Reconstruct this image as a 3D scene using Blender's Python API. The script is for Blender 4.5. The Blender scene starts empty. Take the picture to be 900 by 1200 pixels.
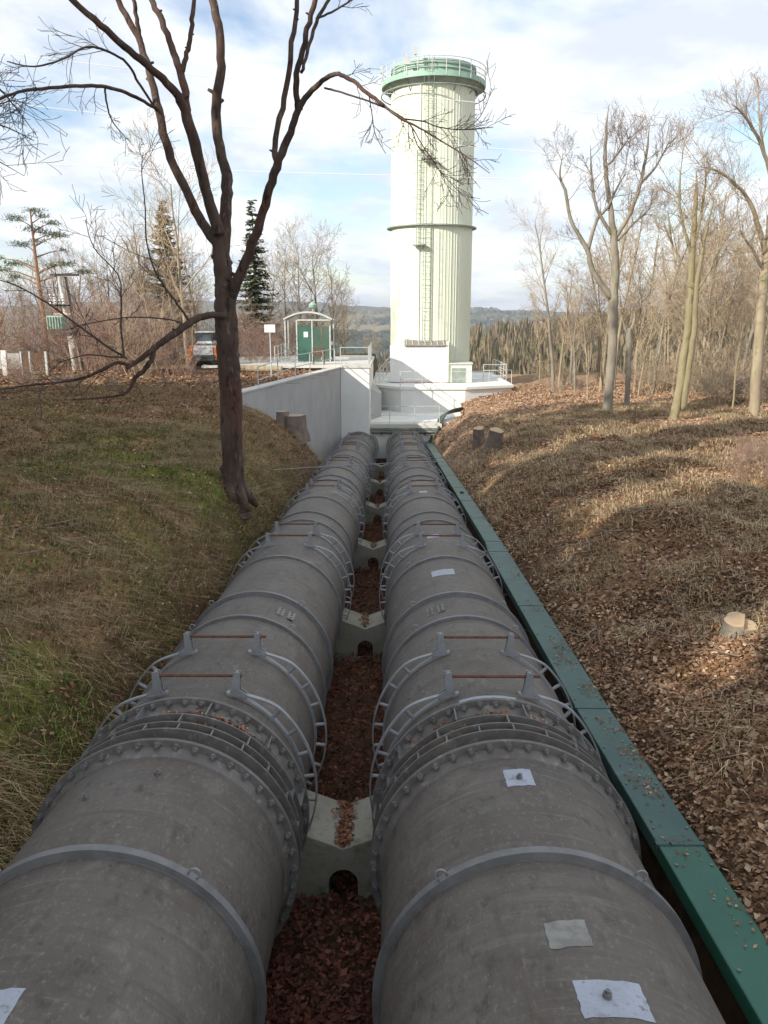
import bpy, math, random
import numpy as np
from mathutils import Vector, Matrix
rad = math.radians
RNG = random.Random(7)
NR = np.random.RandomState(11)
scene = bpy.context.scene
COL = scene.collection

# ------------------------------------------------------------------ camera
F, PITCH, YAW = 950.0, rad(13.7), rad(0.42)
cam_d = bpy.data.cameras.new('camera')
cam = bpy.data.objects.new('camera', cam_d)
COL.objects.link(cam)
cam_d.sensor_fit = 'VERTICAL'; cam_d.sensor_height = 24.0; cam_d.lens = 24.0 * F / 1200.0
cam_d.clip_start = 0.1; cam_d.clip_end = 20000
cam.location = (0, 0, 0)
cam.rotation_euler = (math.pi / 2 - PITCH, 0, YAW)
scene.camera = cam

# ------------------------------------------------------------------ light
SUN_AZ, SUN_EL = rad(50), rad(27)        # sun stands behind the camera, to the left
to_sun = Vector((-math.sin(SUN_AZ) * math.cos(SUN_EL), -math.cos(SUN_AZ) * math.cos(SUN_EL), math.sin(SUN_EL)))
sd = bpy.data.lights.new('sun', 'SUN'); sd.energy = 4.6; sd.angle = rad(0.5); sd.color = (1.0, 0.93, 0.82)
sun = bpy.data.objects.new('sun', sd); COL.objects.link(sun)
sun.rotation_euler = to_sun.to_track_quat('Z', 'Y').to_euler()
SKY_ROT = math.pi + SUN_AZ
world = bpy.data.worlds.new('World'); scene.world = world; world.use_nodes = True
wn, wl = world.node_tree.nodes, world.node_tree.links
wn.clear()
def N(nt, typ, **kw):
    n = nt.nodes.new(typ)
    for k, v in kw.items():
        if k.startswith('i_'):
            n.inputs[k[2:].replace('_', ' ')].default_value = v
        else:
            setattr(n, k, v)
    return n
wt = world.node_tree
out = N(wt, 'ShaderNodeOutputWorld'); bg = N(wt, 'ShaderNodeBackground'); bg.inputs['Strength'].default_value = 0.15
sky = N(wt, 'ShaderNodeTexSky'); sky.sky_type = 'NISHITA'; sky.sun_disc = False
sky.sun_elevation = SUN_EL; sky.sun_rotation = SKY_ROT; sky.air_density = 1.0; sky.dust_density = 0.6; sky.ozone_density = 1.5
tc = N(wt, 'ShaderNodeTexCoord')
sep = N(wt, 'ShaderNodeSeparateXYZ'); wl.new(tc.outputs['Generated'], sep.inputs[0])
zz = N(wt, 'ShaderNodeMath', operation='ADD'); wl.new(sep.outputs['Z'], zz.inputs[0]); zz.inputs[1].default_value = 0.16
zm = N(wt, 'ShaderNodeMath', operation='MAXIMUM'); wl.new(zz.outputs[0], zm.inputs[0]); zm.inputs[1].default_value = 0.05
dx = N(wt, 'ShaderNodeMath', operation='DIVIDE'); wl.new(sep.outputs['X'], dx.inputs[0]); wl.new(zm.outputs[0], dx.inputs[1])
dy = N(wt, 'ShaderNodeMath', operation='DIVIDE'); wl.new(sep.outputs['Y'], dy.inputs[0]); wl.new(zm.outputs[0], dy.inputs[1])
cmb = N(wt, 'ShaderNodeCombineXYZ'); wl.new(dx.outputs[0], cmb.inputs[0]); wl.new(dy.outputs[0], cmb.inputs[1])
mp = N(wt, 'ShaderNodeMapping'); mp.inputs['Scale'].default_value = (1.0, 0.8, 1); mp.inputs['Location'].default_value = (3.1, 1.7, 0)
wl.new(cmb.outputs[0], mp.inputs[0])
n1 = N(wt, 'ShaderNodeTexNoise', i_Scale=1.5, i_Detail=9.0, i_Roughness=0.58, i_Distortion=0.25); wl.new(mp.outputs[0], n1.inputs['Vector'])
r1 = N(wt, 'ShaderNodeValToRGB'); r1.color_ramp.elements[0].position = 0.33; r1.color_ramp.elements[1].position = 0.52
wl.new(n1.outputs['Fac'], r1.inputs[0])
n2 = N(wt, 'ShaderNodeTexNoise', i_Scale=2.3, i_Detail=7.0, i_Roughness=0.55); 
mp2 = N(wt, 'ShaderNodeMapping'); mp2.inputs['Location'].default_value = (9.3, 4.2, 2.0); wl.new(cmb.outputs[0], mp2.inputs[0]); wl.new(mp2.outputs[0], n2.inputs['Vector'])
r2 = N(wt, 'ShaderNodeValToRGB'); r2.color_ramp.elements[0].position = 0.38; r2.color_ramp.elements[1].position = 0.6
r2.color_ramp.elements[0].color = (4.3, 4.6, 5.1, 1); r2.color_ramp.elements[1].color = (6.0, 6.15, 6.3, 1)
wl.new(n2.outputs['Fac'], r2.inputs[0])
mixs = N(wt, 'ShaderNodeMix', data_type='RGBA')
fm = N(wt, 'ShaderNodeMath', operation='MULTIPLY'); fm.inputs[1].default_value = 0.93; wl.new(r1.outputs[0], fm.inputs[0])
wl.new(fm.outputs[0], mixs.inputs['Factor']); wl.new(sky.outputs[0], mixs.inputs['A']); wl.new(r2.outputs[0], mixs.inputs['B'])
wl.new(mixs.outputs['Result'], bg.inputs[0]); wl.new(bg.outputs[0], out.inputs[0])
vs = scene.view_settings
vs.view_transform = 'Standard'; vs.look = 'None'; vs.exposure = 0.42; vs.gamma = 1.0; vs.use_curve_mapping = False
scene.cycles.max_bounces = 5
scene.cycles.volume_bounces = 0

# ------------------------------------------------------------------ pixel -> place (for measuring only)
_f = Vector((-math.sin(YAW) * math.cos(PITCH), math.cos(YAW) * math.cos(PITCH), -math.sin(PITCH)))
_r = Vector((math.cos(YAW), math.sin(YAW), 0)); _u = _r.cross(_f)
def ray(u, v):
    return _r * ((u - 450) / F) + _u * ((600 - v) / F) + _f
def at(u, v, Y):
    d = ray(u, v); return d * (Y / d.y)

# ------------------------------------------------------------------ materials
def mat(name, c1, c2=None, scale=4.0, rough=0.8, metal=0.0, bump=0.0, bscale=None, spots=None, attr=False,
        stretch=(1, 1, 1), streaks=None, detail=6.0, lo=0.35, hi=0.65, transl=0.0, spec=0.3, coord='pos'):
    m = bpy.data.materials.new(name); m.use_nodes = True
    nt = m.node_tree; L = nt.links; b = nt.nodes['Principled BSDF']
    b.inputs['Roughness'].default_value = rough; b.inputs['Metallic'].default_value = metal
    b.inputs['Specular IOR Level'].default_value = spec
    if coord == 'pos':
        g = N(nt, 'ShaderNodeNewGeometry'); src = g.outputs['Position']
    else:
        g = N(nt, 'ShaderNodeTexCoord'); src = g.outputs['Object']
    mp_ = N(nt, 'ShaderNodeMapping'); mp_.inputs['Scale'].default_value = stretch; L.new(src, mp_.inputs[0])
    c2 = c2 or tuple(x * 0.7 for x in c1)
    n = N(nt, 'ShaderNodeTexNoise', i_Scale=scale, i_Detail=detail, i_Roughness=0.6); L.new(mp_.outputs[0], n.inputs['Vector'])
    r = N(nt, 'ShaderNodeValToRGB'); r.color_ramp.elements[0].position = lo; r.color_ramp.elements[1].position = hi
    r.color_ramp.elements[0].color = (*c1, 1); r.color_ramp.elements[1].color = (*c2, 1)
    L.new(n.outputs['Fac'], r.inputs[0]); colr = r.outputs[0]
    if spots:                                     # (colour, scale, threshold lo, hi)
        for (sc_, ssc, sl, sh) in spots:
            n3 = N(nt, 'ShaderNodeTexNoise', i_Scale=ssc, i_Detail=8.0, i_Roughness=0.65); L.new(mp_.outputs[0], n3.inputs['Vector'])
            r3 = N(nt, 'ShaderNodeValToRGB'); r3.color_ramp.elements[0].position = sl; r3.color_ramp.elements[1].position = sh
            L.new(n3.outputs['Fac'], r3.inputs[0])
            mx = N(nt, 'ShaderNodeMix', data_type='RGBA'); L.new(r3.outputs[0], mx.inputs['Factor'])
            L.new(colr, mx.inputs['A']); mx.inputs['B'].default_value = (*sc_, 1); colr = mx.outputs['Result']
    if streaks:
        for (sc_, st_, ssc, sl, sh) in streaks:
            mp2_ = N(nt, 'ShaderNodeMapping'); mp2_.inputs['Scale'].default_value = st_; L.new(src, mp2_.inputs[0])
            n3 = N(nt, 'ShaderNodeTexNoise', i_Scale=ssc, i_Detail=6.0, i_Roughness=0.7, i_Distortion=0.4); L.new(mp2_.outputs[0], n3.inputs['Vector'])
            r3 = N(nt, 'ShaderNodeValToRGB'); r3.color_ramp.elements[0].position = sl; r3.color_ramp.elements[1].position = sh
            r3.color_ramp.elements[1].color = (.75, .75, .75, 1)
            L.new(n3.outputs['Fac'], r3.inputs[0])
            mx = N(nt, 'ShaderNodeMix', data_type='RGBA'); L.new(r3.outputs[0], mx.inputs['Factor'])
            L.new(colr, mx.inputs['A']); mx.inputs['B'].default_value = (*sc_, 1); colr = mx.outputs['Result']
    if attr:
        a = N(nt, 'ShaderNodeAttribute'); a.attribute_name = 'tint'
        mx = N(nt, 'ShaderNodeMix', data_type='RGBA', blend_type='MULTIPLY'); mx.inputs['Factor'].default_value = 1
        L.new(colr, mx.inputs['A']); L.new(a.outputs['Color'], mx.inputs['B']); colr = mx.outputs['Result']
    L.new(colr, b.inputs['Base Color'])
    if bump:
        bn = N(nt, 'ShaderNodeTexNoise', i_Scale=bscale or scale * 5, i_Detail=6.0, i_Roughness=0.65); L.new(mp_.outputs[0], bn.inputs['Vector'])
        bp = N(nt, 'ShaderNodeBump', i_Strength=min(1, bump), i_Distance=0.03); L.new(bn.outputs['Fac'], bp.inputs['Height'])
        L.new(bp.outputs[0], b.inputs['Normal'])
    return m

M = {}
M['pipe'] = mat('pipe_steel', (.100, .087, .073), (.150, .133, .113), 1.1, .62, 0, .25, 30,
    spots=[((.105, .085, .070), 2.6, .50, .68), ((.22, .205, .185), 13, .60, .76), ((.075, .062, .052), 6.5, .60, .72), ((.21, .195, .17), 38, .55, .72), ((.055, .045, .037), 9, .56, .72), ((.20, .185, .16), 5, .58, .75), ((.12, .10, .085), 70, .55, .65)], spec=.35, stretch=(1, .55, 1), streaks=[((.085, .070, .058), (.7, 7, .7), 1.6, .50, .70), ((.21, .20, .18), (.5, 9, .5), 2.2, .57, .76), ((.09, .062, .045), (3, .5, .8), 1.5, .56, .74)])
M['pipe_dark'] = mat('pipe_steel_dark', (.15, .135, .125), (.22, .205, .19), 1.3, .6, 0, .25, 30,
    spots=[((.11, .09, .078), 3.0, .52, .66), ((.30, .29, .28), 16, .62, .72)], spec=.35)
M['band'] = mat('galvanised_band', (.215, .215, .215), (.15, .148, .145), 5, .5, .25, .1, 60, spots=[((.17, .16, .15), 9, .56, .68)])
M['galv'] = mat('galvanised_arc', (.34, .345, .355), (.26, .265, .27), 6, .45, .3, .05, 60)
M['joint'] = mat('joint_steel', (.125, .115, .105), (.175, .162, .148), 5, .6, .1, .2, 40, spots=[((.26, .25, .235), 12, .55, .7), ((.12, .07, .04), 20, .64, .72)])
M['bolt'] = mat('bolt_steel', (.24, .235, .225), (.15, .145, .135), 20, .5, .4)
M['rust'] = mat('rusty_rod', (.13, .055, .035), (.20, .09, .055), 20, .85, .1, .3, 80)
M['patch'] = mat('pale_paint', (.40, .43, .50), (.33, .36, .41), 9, .6, 0, .1, 40, spots=[((.18, .165, .15), 16, .58, .70), ((.22, .21, .20), 50, .60, .68)])
M['patch_old'] = mat('worn_paint', (.28, .275, .245), (.21, .20, .185), 12, .7, 0, .1, 40, lo=.42, hi=.58)
M['duct'] = mat('green_duct_paint', (.034, .082, .073), (.052, .112, .095), 1.5, .5, 0, .12, 30, spots=[((.08, .15, .125), 6, .58, .74), ((.09, .10, .075), 18, .64, .74)], spec=.4)
M['duct_new'] = mat('bright_green_duct_paint', (.020, .095, .062), (.028, .12, .078), 1.5, .45, 0, .12, 30, spots=[((.09, .11, .07), 16, .66, .74)], spec=.4)
M['concrete'] = mat('saddle_concrete', (.29, .275, .21), (.37, .355, .295), 2.2, .9, 0, .4, 18, spots=[((.16, .18, .10), 4, .56, .7), ((.18, .17, .14), 12, .6, .72)])
M['wall'] = mat('rendered_wall', (.45, .45, .44), (.38, .38, .37), 1.2, .9, 0, .2, 14, spots=[((.40, .39, .36), 2.6, .60, .76)], stretch=(1, 1, .6))
M['wall_base'] = mat('stained_render', (.44, .43, .40), (.30, .29, .26), 3, .9, 0, .3, 14)
M['white'] = mat('white_masonry', (.80, .80, .76), (.72, .72, .68), 1.0, .85, 0, .1, 20)
M['slab'] = mat('pale_slab', (.62, .60, .54), (.52, .50, .46), 1.5, .9, 0, .2, 14)
M['clad'] = mat('cream_green_cladding', (.75, .79, .64), (.72, .76, .61), .6, .55, 0, 0, spots=[((.70, .72, .61), 1.6, .62, .8)], stretch=(1, 1, .15), spec=.3)
M['tgreen'] = mat('tower_green_paint', (.27, .44, .34), (.33, .50, .40), 1.4, .5, 0, 0)
M['tgrey'] = mat('weathered_green_steel', (.30, .36, .31), (.22, .25, .22), 2, .6)
M['dark'] = mat('dark_metal', (.06, .065, .06), (.04, .04, .04), 3, .6)
M['rail'] = mat('pale_railing_steel', (.58, .60, .58), (.46, .48, .47), 5, .5, .1)
M['hose'] = mat('dark_green_hose', (.05, .08, .065), (.08, .11, .09), 6, .5)
M['brick'] = mat('red_plinth', (.42, .22, .18), (.60, .50, .44), 6, .9, lo=.45, hi=.55)
M['glass_green'] = mat('green_glass', (.06, .11, .085), (.09, .14, .11), 1, .12, 0, 0, spec=.8)
M['door_green'] = mat('green_door', (.05, .12, .09), (.06, .145, .11), 1, .4)
M['wood'] = mat('brown_wood', (.16, .09, .055), (.10, .06, .04), 8, .85)
M['bark_main'] = mat('dark_bark', (.055, .036, .028), (.125, .085, .066), 2.4, .95, 0, 1.0, 14, spots=[((.13, .052, .034), .8, .50, .70), ((.17, .165, .145), 9, .58, .68), ((.022, .016, .013), 5, .56, .66)], stretch=(1.6, 1.6, .45))
M['twig_main'] = mat('dark_twig', (.06, .045, .04), (.10, .08, .07), 4, .9)
M['bark_tan'] = mat('tan_bark', (.27, .215, .145), (.38, .32, .22), 1.6, .95, 0, .8, 10, stretch=(1.5, 1.5, .5), spots=[((.18, .20, .09), 2.2, .55, .7)], coord='obj')
M['bark_grey'] = mat('grey_bark', (.20, .17, .135), (.30, .27, .21), 2.2, .95, 0, .8, 10, stretch=(1.5, 1.5, .5), spots=[((.15, .16, .07), 2, .55, .7)], coord='obj')
M['bark_stump'] = mat('stump_bark', (.15, .12, .10), (.24, .19, .155), 4, .95, 0, .8, 14)
M['bark_moss'] = mat('mossy_bark', (.23, .20, .11), (.33, .28, .18), 3, .95, 0, .8, 12, stretch=(1.5, 1.5, .6), spots=[((.15, .16, .06), 3, .54, .70), ((.13, .09, .06), 2, .58, .7)], coord='obj')
M['bark_red'] = mat('reddish_bark', (.24, .13, .08), (.32, .20, .13), 3, .9, 0, .6, 14, coord='obj')
M['twig_tan'] = mat('tan_twigs', (.30, .23, .155), (.40, .32, .22), 1.5, .9, coord='obj')
M['twig_grey'] = mat('grey_brown_twigs', (.20, .155, .12), (.29, .235, .18), 1.5, .9, coord='obj')
M['twig_pink'] = mat('reddish_twigs', (.24, .15, .12), (.33, .235, .18), 1.5, .9, coord='obj')
M['needle'] = mat('spruce_needles', (.06, .08, .036), (.115, .135, .06), 2.5, .8, coord='obj')
M['needle_pine'] = mat('pine_needles', (.075, .10, .05), (.13, .15, .075), 2.5, .8, coord='obj')
M['needle_larch'] = mat('yellowish_needles', (.27, .22, .12), (.38, .31, .18), 2.0, .8, coord='obj')
M['cut'] = mat('fresh_cut_wood', (.52, .38, .24), (.42, .29, .17), 8, .8, 0, .2, 40)
M['cut_old'] = mat('dull_cut_wood', (.30, .24, .17), (.40, .33, .25), 12, .85, 0, .3, 40)
M['ground'] = mat('soil_and_litter', (.62, .60, .58), (1.25, 1.2, 1.15), 5, .97, 0, 1.0, 22, attr=True, lo=.3, hi=.7, spec=.1)
M['blade'] = mat('grass_blades', (.8, .8, .8), (1.15, 1.15, 1.15), .9, .8, attr=True, spec=.2)
M['leaf'] = mat('fallen_leaves', (.8, .8, .8), (1.2, 1.15, 1.1), 2, .85, attr=True, spec=.2)
M['forest'] = mat('far_trees', (.8, .8, .8), (1.2, 1.2, 1.2), .2, .95, attr=True, spec=.1)
M['orange'] = mat('orange_paint', (.62, .20, .06), (.5, .16, .05), 4, .5)
M['silver'] = mat('grey_machine_paint', (.50, .52, .52), (.40, .41, .42), 4, .5)
M['glass'] = mat('dark_glass', (.10, .13, .15), (.07, .09, .10), 2, .1, spec=.8)
M['wire'] = mat('bright_wire', (.85, .85, .85), (.80, .80, .80), 2, .5, 0)
M['black'] = mat('black_rubber', (.02, .02, .02), (.03, .03, .03), 4, .8)
M['roofing'] = mat('grey_brown_roofing', (.22, .20, .17), (.30, .27, .23), 3, .8)

# ------------------------------------------------------------------ builders
class MB:
    def __init__(s): s.v = []; s.f = []
    def add(s, vs_, fs_):
        o = len(s.v); s.v.extend([tuple(p) for p in vs_]); s.f.extend([tuple(i + o for i in f) for f in fs_])
    def box(s, c, d, R=None):
        hx, hy, hz = d[0] / 2, d[1] / 2, d[2] / 2
        ps = [Vector((x * hx, y * hy, z * hz)) for z in (-1, 1) for y in (-1, 1) for x in (-1, 1)]
        if R is not None: ps = [R @ p for p in ps]
        ps = [p + Vector(c) for p in ps]
        s.add(ps, [(0, 2, 3, 1), (4, 5, 7, 6), (0, 1, 5, 4), (2, 6, 7, 3), (0, 4, 6, 2), (1, 3, 7, 5)]); return s
    def tube(s, pts, radii, n=6, cap=True):
        pts = [Vector(p) for p in pts]
        if not hasattr(radii, '__len__'): radii = [radii] * len(pts)
        o = len(s.v); ref = None
        for i, p in enumerate(pts):
            t = (pts[min(i + 1, len(pts) - 1)] - pts[max(i - 1, 0)])
            if t.length < 1e-9: t = Vector((0, 0, 1))
            t.normalize()
            if ref is None:
                ref = Vector((1, 0, 0)) if abs(t.x) < .8 else Vector((0, 1, 0))
            a = (ref - t * ref.dot(t)); a.normalize(); b = t.cross(a); ref = a
            for k in range(n):
                q = 2 * math.pi * k / n
                s.v.append(tuple(p + (a * math.cos(q) + b * math.sin(q)) * radii[i]))
        for i in range(len(pts) - 1):
            for k in range(n):
                k2 = (k + 1) % n
                s.f.append((o + i * n + k, o + i * n + k2, o + (i + 1) * n + k2, o + (i + 1) * n + k))
        if cap and n > 3:
            s.f.append(tuple(o + k for k in reversed(range(n)))); e = o + (len(pts) - 1) * n
            s.f.append(tuple(e + k for k in range(n)))
        return s
    def rev(s, prof, a0=0, a1=2 * math.pi, n=64, closed=True, c=(0, 0, 0)):
        """profile of (radius, y) swept about the y axis; angle 0 is the top"""
        full = abs(a1 - a0 - 2 * math.pi) < 1e-6
        m = n if full else n + 1; o = len(s.v); k = len(prof)
        for i in range(m):
            a = a0 + (a1 - a0) * i / n; sa, ca = math.sin(a), math.cos(a)
            for (r, y) in prof: s.v.append((c[0] + r * sa, c[1] + y, c[2] + r * ca))
        for i in range(n):
            i2 = (i + 1) % m
            for j in range(k if closed else k - 1):
                j2 = (j + 1) % k
                s.f.append((o + i * k + j, o + i * k + j2, o + i2 * k + j2, o + i2 * k + j))
        if closed and not full:
            s.f.append(tuple(o + j for j in range(k))); s.f.append(tuple(o + (m - 1) * k + j for j in reversed(range(k))))
        return s
    def prism(s, poly, y0, y1):
        n = len(poly)
        s.add([(x, y0, z) for x, z in poly] + [(x, y1, z) for x, z in poly],
              [tuple(range(n)), tuple(reversed(range(n, 2 * n)))] + [(i, i + n, (i + 1) % n + n, (i + 1) % n) for i in range(n)])
        return s
    def vprism(s, poly, z0, z1):
        n = len(poly)
        zb = z0 if hasattr(z0, '__len__') else [z0] * n; zt = z1 if hasattr(z1, '__len__') else [z1] * n
        s.add([(x, y, zb[i]) for i, (x, y) in enumerate(poly)] + [(x, y, zt[i]) for i, (x, y) in enumerate(poly)],
              [tuple(reversed(range(n))), tuple(range(n, 2 * n))] + [(i, (i + 1) % n, (i + 1) % n + n, i + n) for i in range(n)])
        return s
    def mesh(s, name, m, smooth=False, angle=None):
        me = bpy.data.meshes.new(name); me.from_pydata(s.v, [], s.f); me.validate()
        if m is not None: me.materials.append(m)
        if smooth:
            me.polygons.foreach_set('use_smooth', [True] * len(me.polygons))
            if angle is not None: me.set_sharp_from_angle(angle=angle)
        me.update(); return me
    def build(s, name, m, parent=None, smooth=False, angle=rad(35), loc=None, rot=None, bevel=0):
        me = s.mesh(name, m, smooth, angle); return link(name, me, parent, loc, rot, bevel)
def link(name, me, parent=None, loc=None, rot=None, bevel=0):
    o = bpy.data.objects.new(name, me); COL.objects.link(o)
    if parent is not None: o.parent = parent
    if loc is not None: o.location = loc
    if rot is not None: o.rotation_euler = rot
    if bevel:
        b = o.modifiers.new('bevel', 'BEVEL'); b.width = bevel; b.segments = 2; b.limit_method = 'ANGLE'
    return o
def tag(o, label=None, cat=None, group=None, kind=None):
    if label: o['label'] = label
    if cat: o['category'] = cat
    if group: o['group'] = group
    if kind: o['kind'] = kind
    return o
def thing(name, loc, label, cat, group=None, rot=None):
    o = bpy.data.objects.new(name, None); COL.objects.link(o); o.location = loc; o.empty_display_size = .2
    if rot is not None: o.rotation_euler = rot
    return tag(o, label, cat, group)
def copy_tree(src, loc, rz=0, sc=1.0, label=None, group=None, rot=None):
    c = src.copy(); COL.objects.link(c); c.location = loc
    c.rotation_euler = rot if rot is not None else (0, 0, rz)
    c.scale = (sc, sc, sc) if not hasattr(sc, '__len__') else sc
    if label: c['label'] = label
    if group: c['group'] = group
    for ch in src.children:
        d = ch.copy(); COL.objects.link(d); d.parent = c
        for g in ch.children:
            e = g.copy(); COL.objects.link(e); e.parent = d
    return c
def np_mesh(name, verts, faces, m, tint=None, parent=None, smooth=False):
    """verts (n,3); faces (k,3|4) index array; tint (n,3)"""
    me = bpy.data.meshes.new(name)
    k, q = faces.shape
    me.vertices.add(len(verts)); me.vertices.foreach_set('co', verts.astype(np.float32).ravel())
    me.loops.add(k * q); me.loops.foreach_set('vertex_index', faces.astype(np.int32).ravel())
    me.polygons.add(k); me.polygons.foreach_set('loop_start', (np.arange(k) * q).astype(np.int32))
    me.polygons.foreach_set('loop_total', np.full(k, q, np.int32))
    me.update(calc_edges=True)
    if tint is not None:
        a = me.color_attributes.new('tint', 'FLOAT_COLOR', 'POINT')
        a.data.foreach_set('color', np.hstack([tint, np.ones((len(tint), 1))]).astype(np.float32).ravel())
    me.materials.append(m)
    if smooth: me.polygons.foreach_set('use_smooth', np.ones(k, bool))
    return link(name, me, parent)

# ------------------------------------------------------------------ ground shape
TAB = NR.rand(256, 256)
def vn(x, y, s=1.0, seed=0):
    x = np.asarray(x, float) / s + 37.3 * seed + 1000; y = np.asarray(y, float) / s + 17.9 * seed + 1000
    xi = np.floor(x).astype(int); yi = np.floor(y).astype(int); fx = x - xi; fy = y - yi
    fx = fx * fx * (3 - 2 * fx); fy = fy * fy * (3 - 2 * fy)
    a = TAB[xi % 256, yi % 256]; b = TAB[(xi + 1) % 256, yi % 256]; c = TAB[xi % 256, (yi + 1) % 256]; d = TAB[(xi + 1) % 256, (yi + 1) % 256]
    return (a * (1 - fx) + b * fx) * (1 - fy) + (c * (1 - fx) + d * fx) * fy - .5
def sm(a, b, x):
    t = np.clip((x - a) / (b - a), 0, 1); return t * t * (3 - 2 * t)
AL, AR, HP, SL = -1.764, 0.906, 3.75, rad(4.55)     # pipe axes, height above them, slope of the line
RP = 0.96
def axis(y): return -3.762 - .0796 * y
def xw(y): return -2.76 - .1875 * (45.6 - y)          # line of the wing wall
def H(x, y, rough=True):
    x = np.asarray(x, float); y = np.asarray(y, float); x, y = np.broadcast_arrays(x, y)
    ax = axis(np.clip(y, -80, 50)); fl = ax - 1.14
    # left bank
    u = np.maximum(-2.76 - x, 0); zp = -3.22 + .62 * (1 - np.exp(-u / 4.8)) - .012 * np.clip(y - 15, 0, 30)
    ft = ax - .36 + 1.0 * sm(21, 30, y)
    zl = zp - (zp - ft) * np.exp(-u / (.56 + .12 * np.sin(y * .35) + .75 * sm(19, 31, y)))
    inn = (x > xw(y) - .2) & (y > 31.0)
    zin = np.interp(y, [31, 33.5, 37, 45.6], [-3.25, -5.2, -6.8, -8.0])
    ft2 = ax - .36 + 1.0 * (1 - sm(31, 34, y)); zl2 = zin - (zin - ft2) * np.exp(-u / (.9 + .55 * (1 - sm(31, 34, y))))
    zl = zl + (np.minimum(zl, zl2) - zl) * sm(28, 31, y) * sm(-6.6, -5.3, x) * (y < 31.05)
    zl = np.where(inn, zl2, np.where((y > 30) & (x < xw(np.maximum(y, 31)) - .2), zl + (np.minimum(np.maximum(zl, -3.05), -2.95) - zl) * sm(30, 30.6, y), zl))
    # right bank
    ur = np.maximum(x - 2.43, 0); zpr = -3.12 - .030 * np.clip(y, -10, 60) + .25 * sm(8, 25, x)
    zfr = np.maximum(ax + .14, -6.9)
    zr = zpr - (zpr - zfr) * np.exp(-ur / (.84 + .030 * np.clip(y, 0, 60)))
    zr = np.where(x < 2.43, fl + (zfr - fl) * sm(1.80, 2.42, x), zr)
    z = np.where(x < -2.70, zl, np.where(x > 1.75, zr, fl))
    # behind the headwall
    z = np.where((y > 46.7) & (x < 4.5), np.where(x < -1.2, -3.1, -6.24), z)
    nz = .26 * vn(x, y, 2.3, 1) + .38 * vn(x, y, 1.0, 2) * (1 - .5 * sm(14, 30, y)) + .13 * vn(x, y, .36, 3)
    k = np.where((x < -2.8), np.clip((-2.8 - x) / 1, 0, 1), np.clip((x - 2.5) / .8, 0, 1))
    k = np.where((y > 31) & (x < 2), np.minimum(k, .25), k) * np.where((y > 46) & (x < 9), .1, 1)
    z = z + nz * k
    # the far land: valley, spur on the right, ridges
    drop = sm(64, 260, y) * 46 + sm(260, 900, y) * 40
    drop = drop + sm(26, 60, -x) * 5 * sm(40, 90, y)
    z = z - drop
    ratio = x / np.maximum(y, 1)
    spur = sm(-.12, .12, ratio) * np.exp(-((y - 430) / 190.) ** 2) * 43 + sm(.08, .4, ratio) * 24 * np.exp(-((y - 620) / 220.) ** 2)
    z = z + spur * sm(110, 260, y)
    z = z + sm(300, 900, y) * 26 * vn(x, y, 240, 5) + sm(700, 1600, y) * 60 * (vn(x, y, 900, 6))
    z = z + sm(1600, 4300, y) * (100 + 55 * vn(x, y, 1900, 8) + 16 * vn(x, y, 500, 9) + np.clip(-x * .006, -12, 12))
    return z
def ground(u, v, dz=0.0):
    d = ray(u, v); t = np.concatenate([np.linspace(2, 120, 3000), np.linspace(120, 6000, 3000)])
    zz_ = H(d.x * t, d.y * t, True); i = int(np.argmax(d.z * t < zz_))
    return Vector((d.x * t[i], d.y * t[i], float(zz_[i]) + dz))
def Hs(x, y): return float(H(np.array([x]), np.array([y]))[0])

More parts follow.
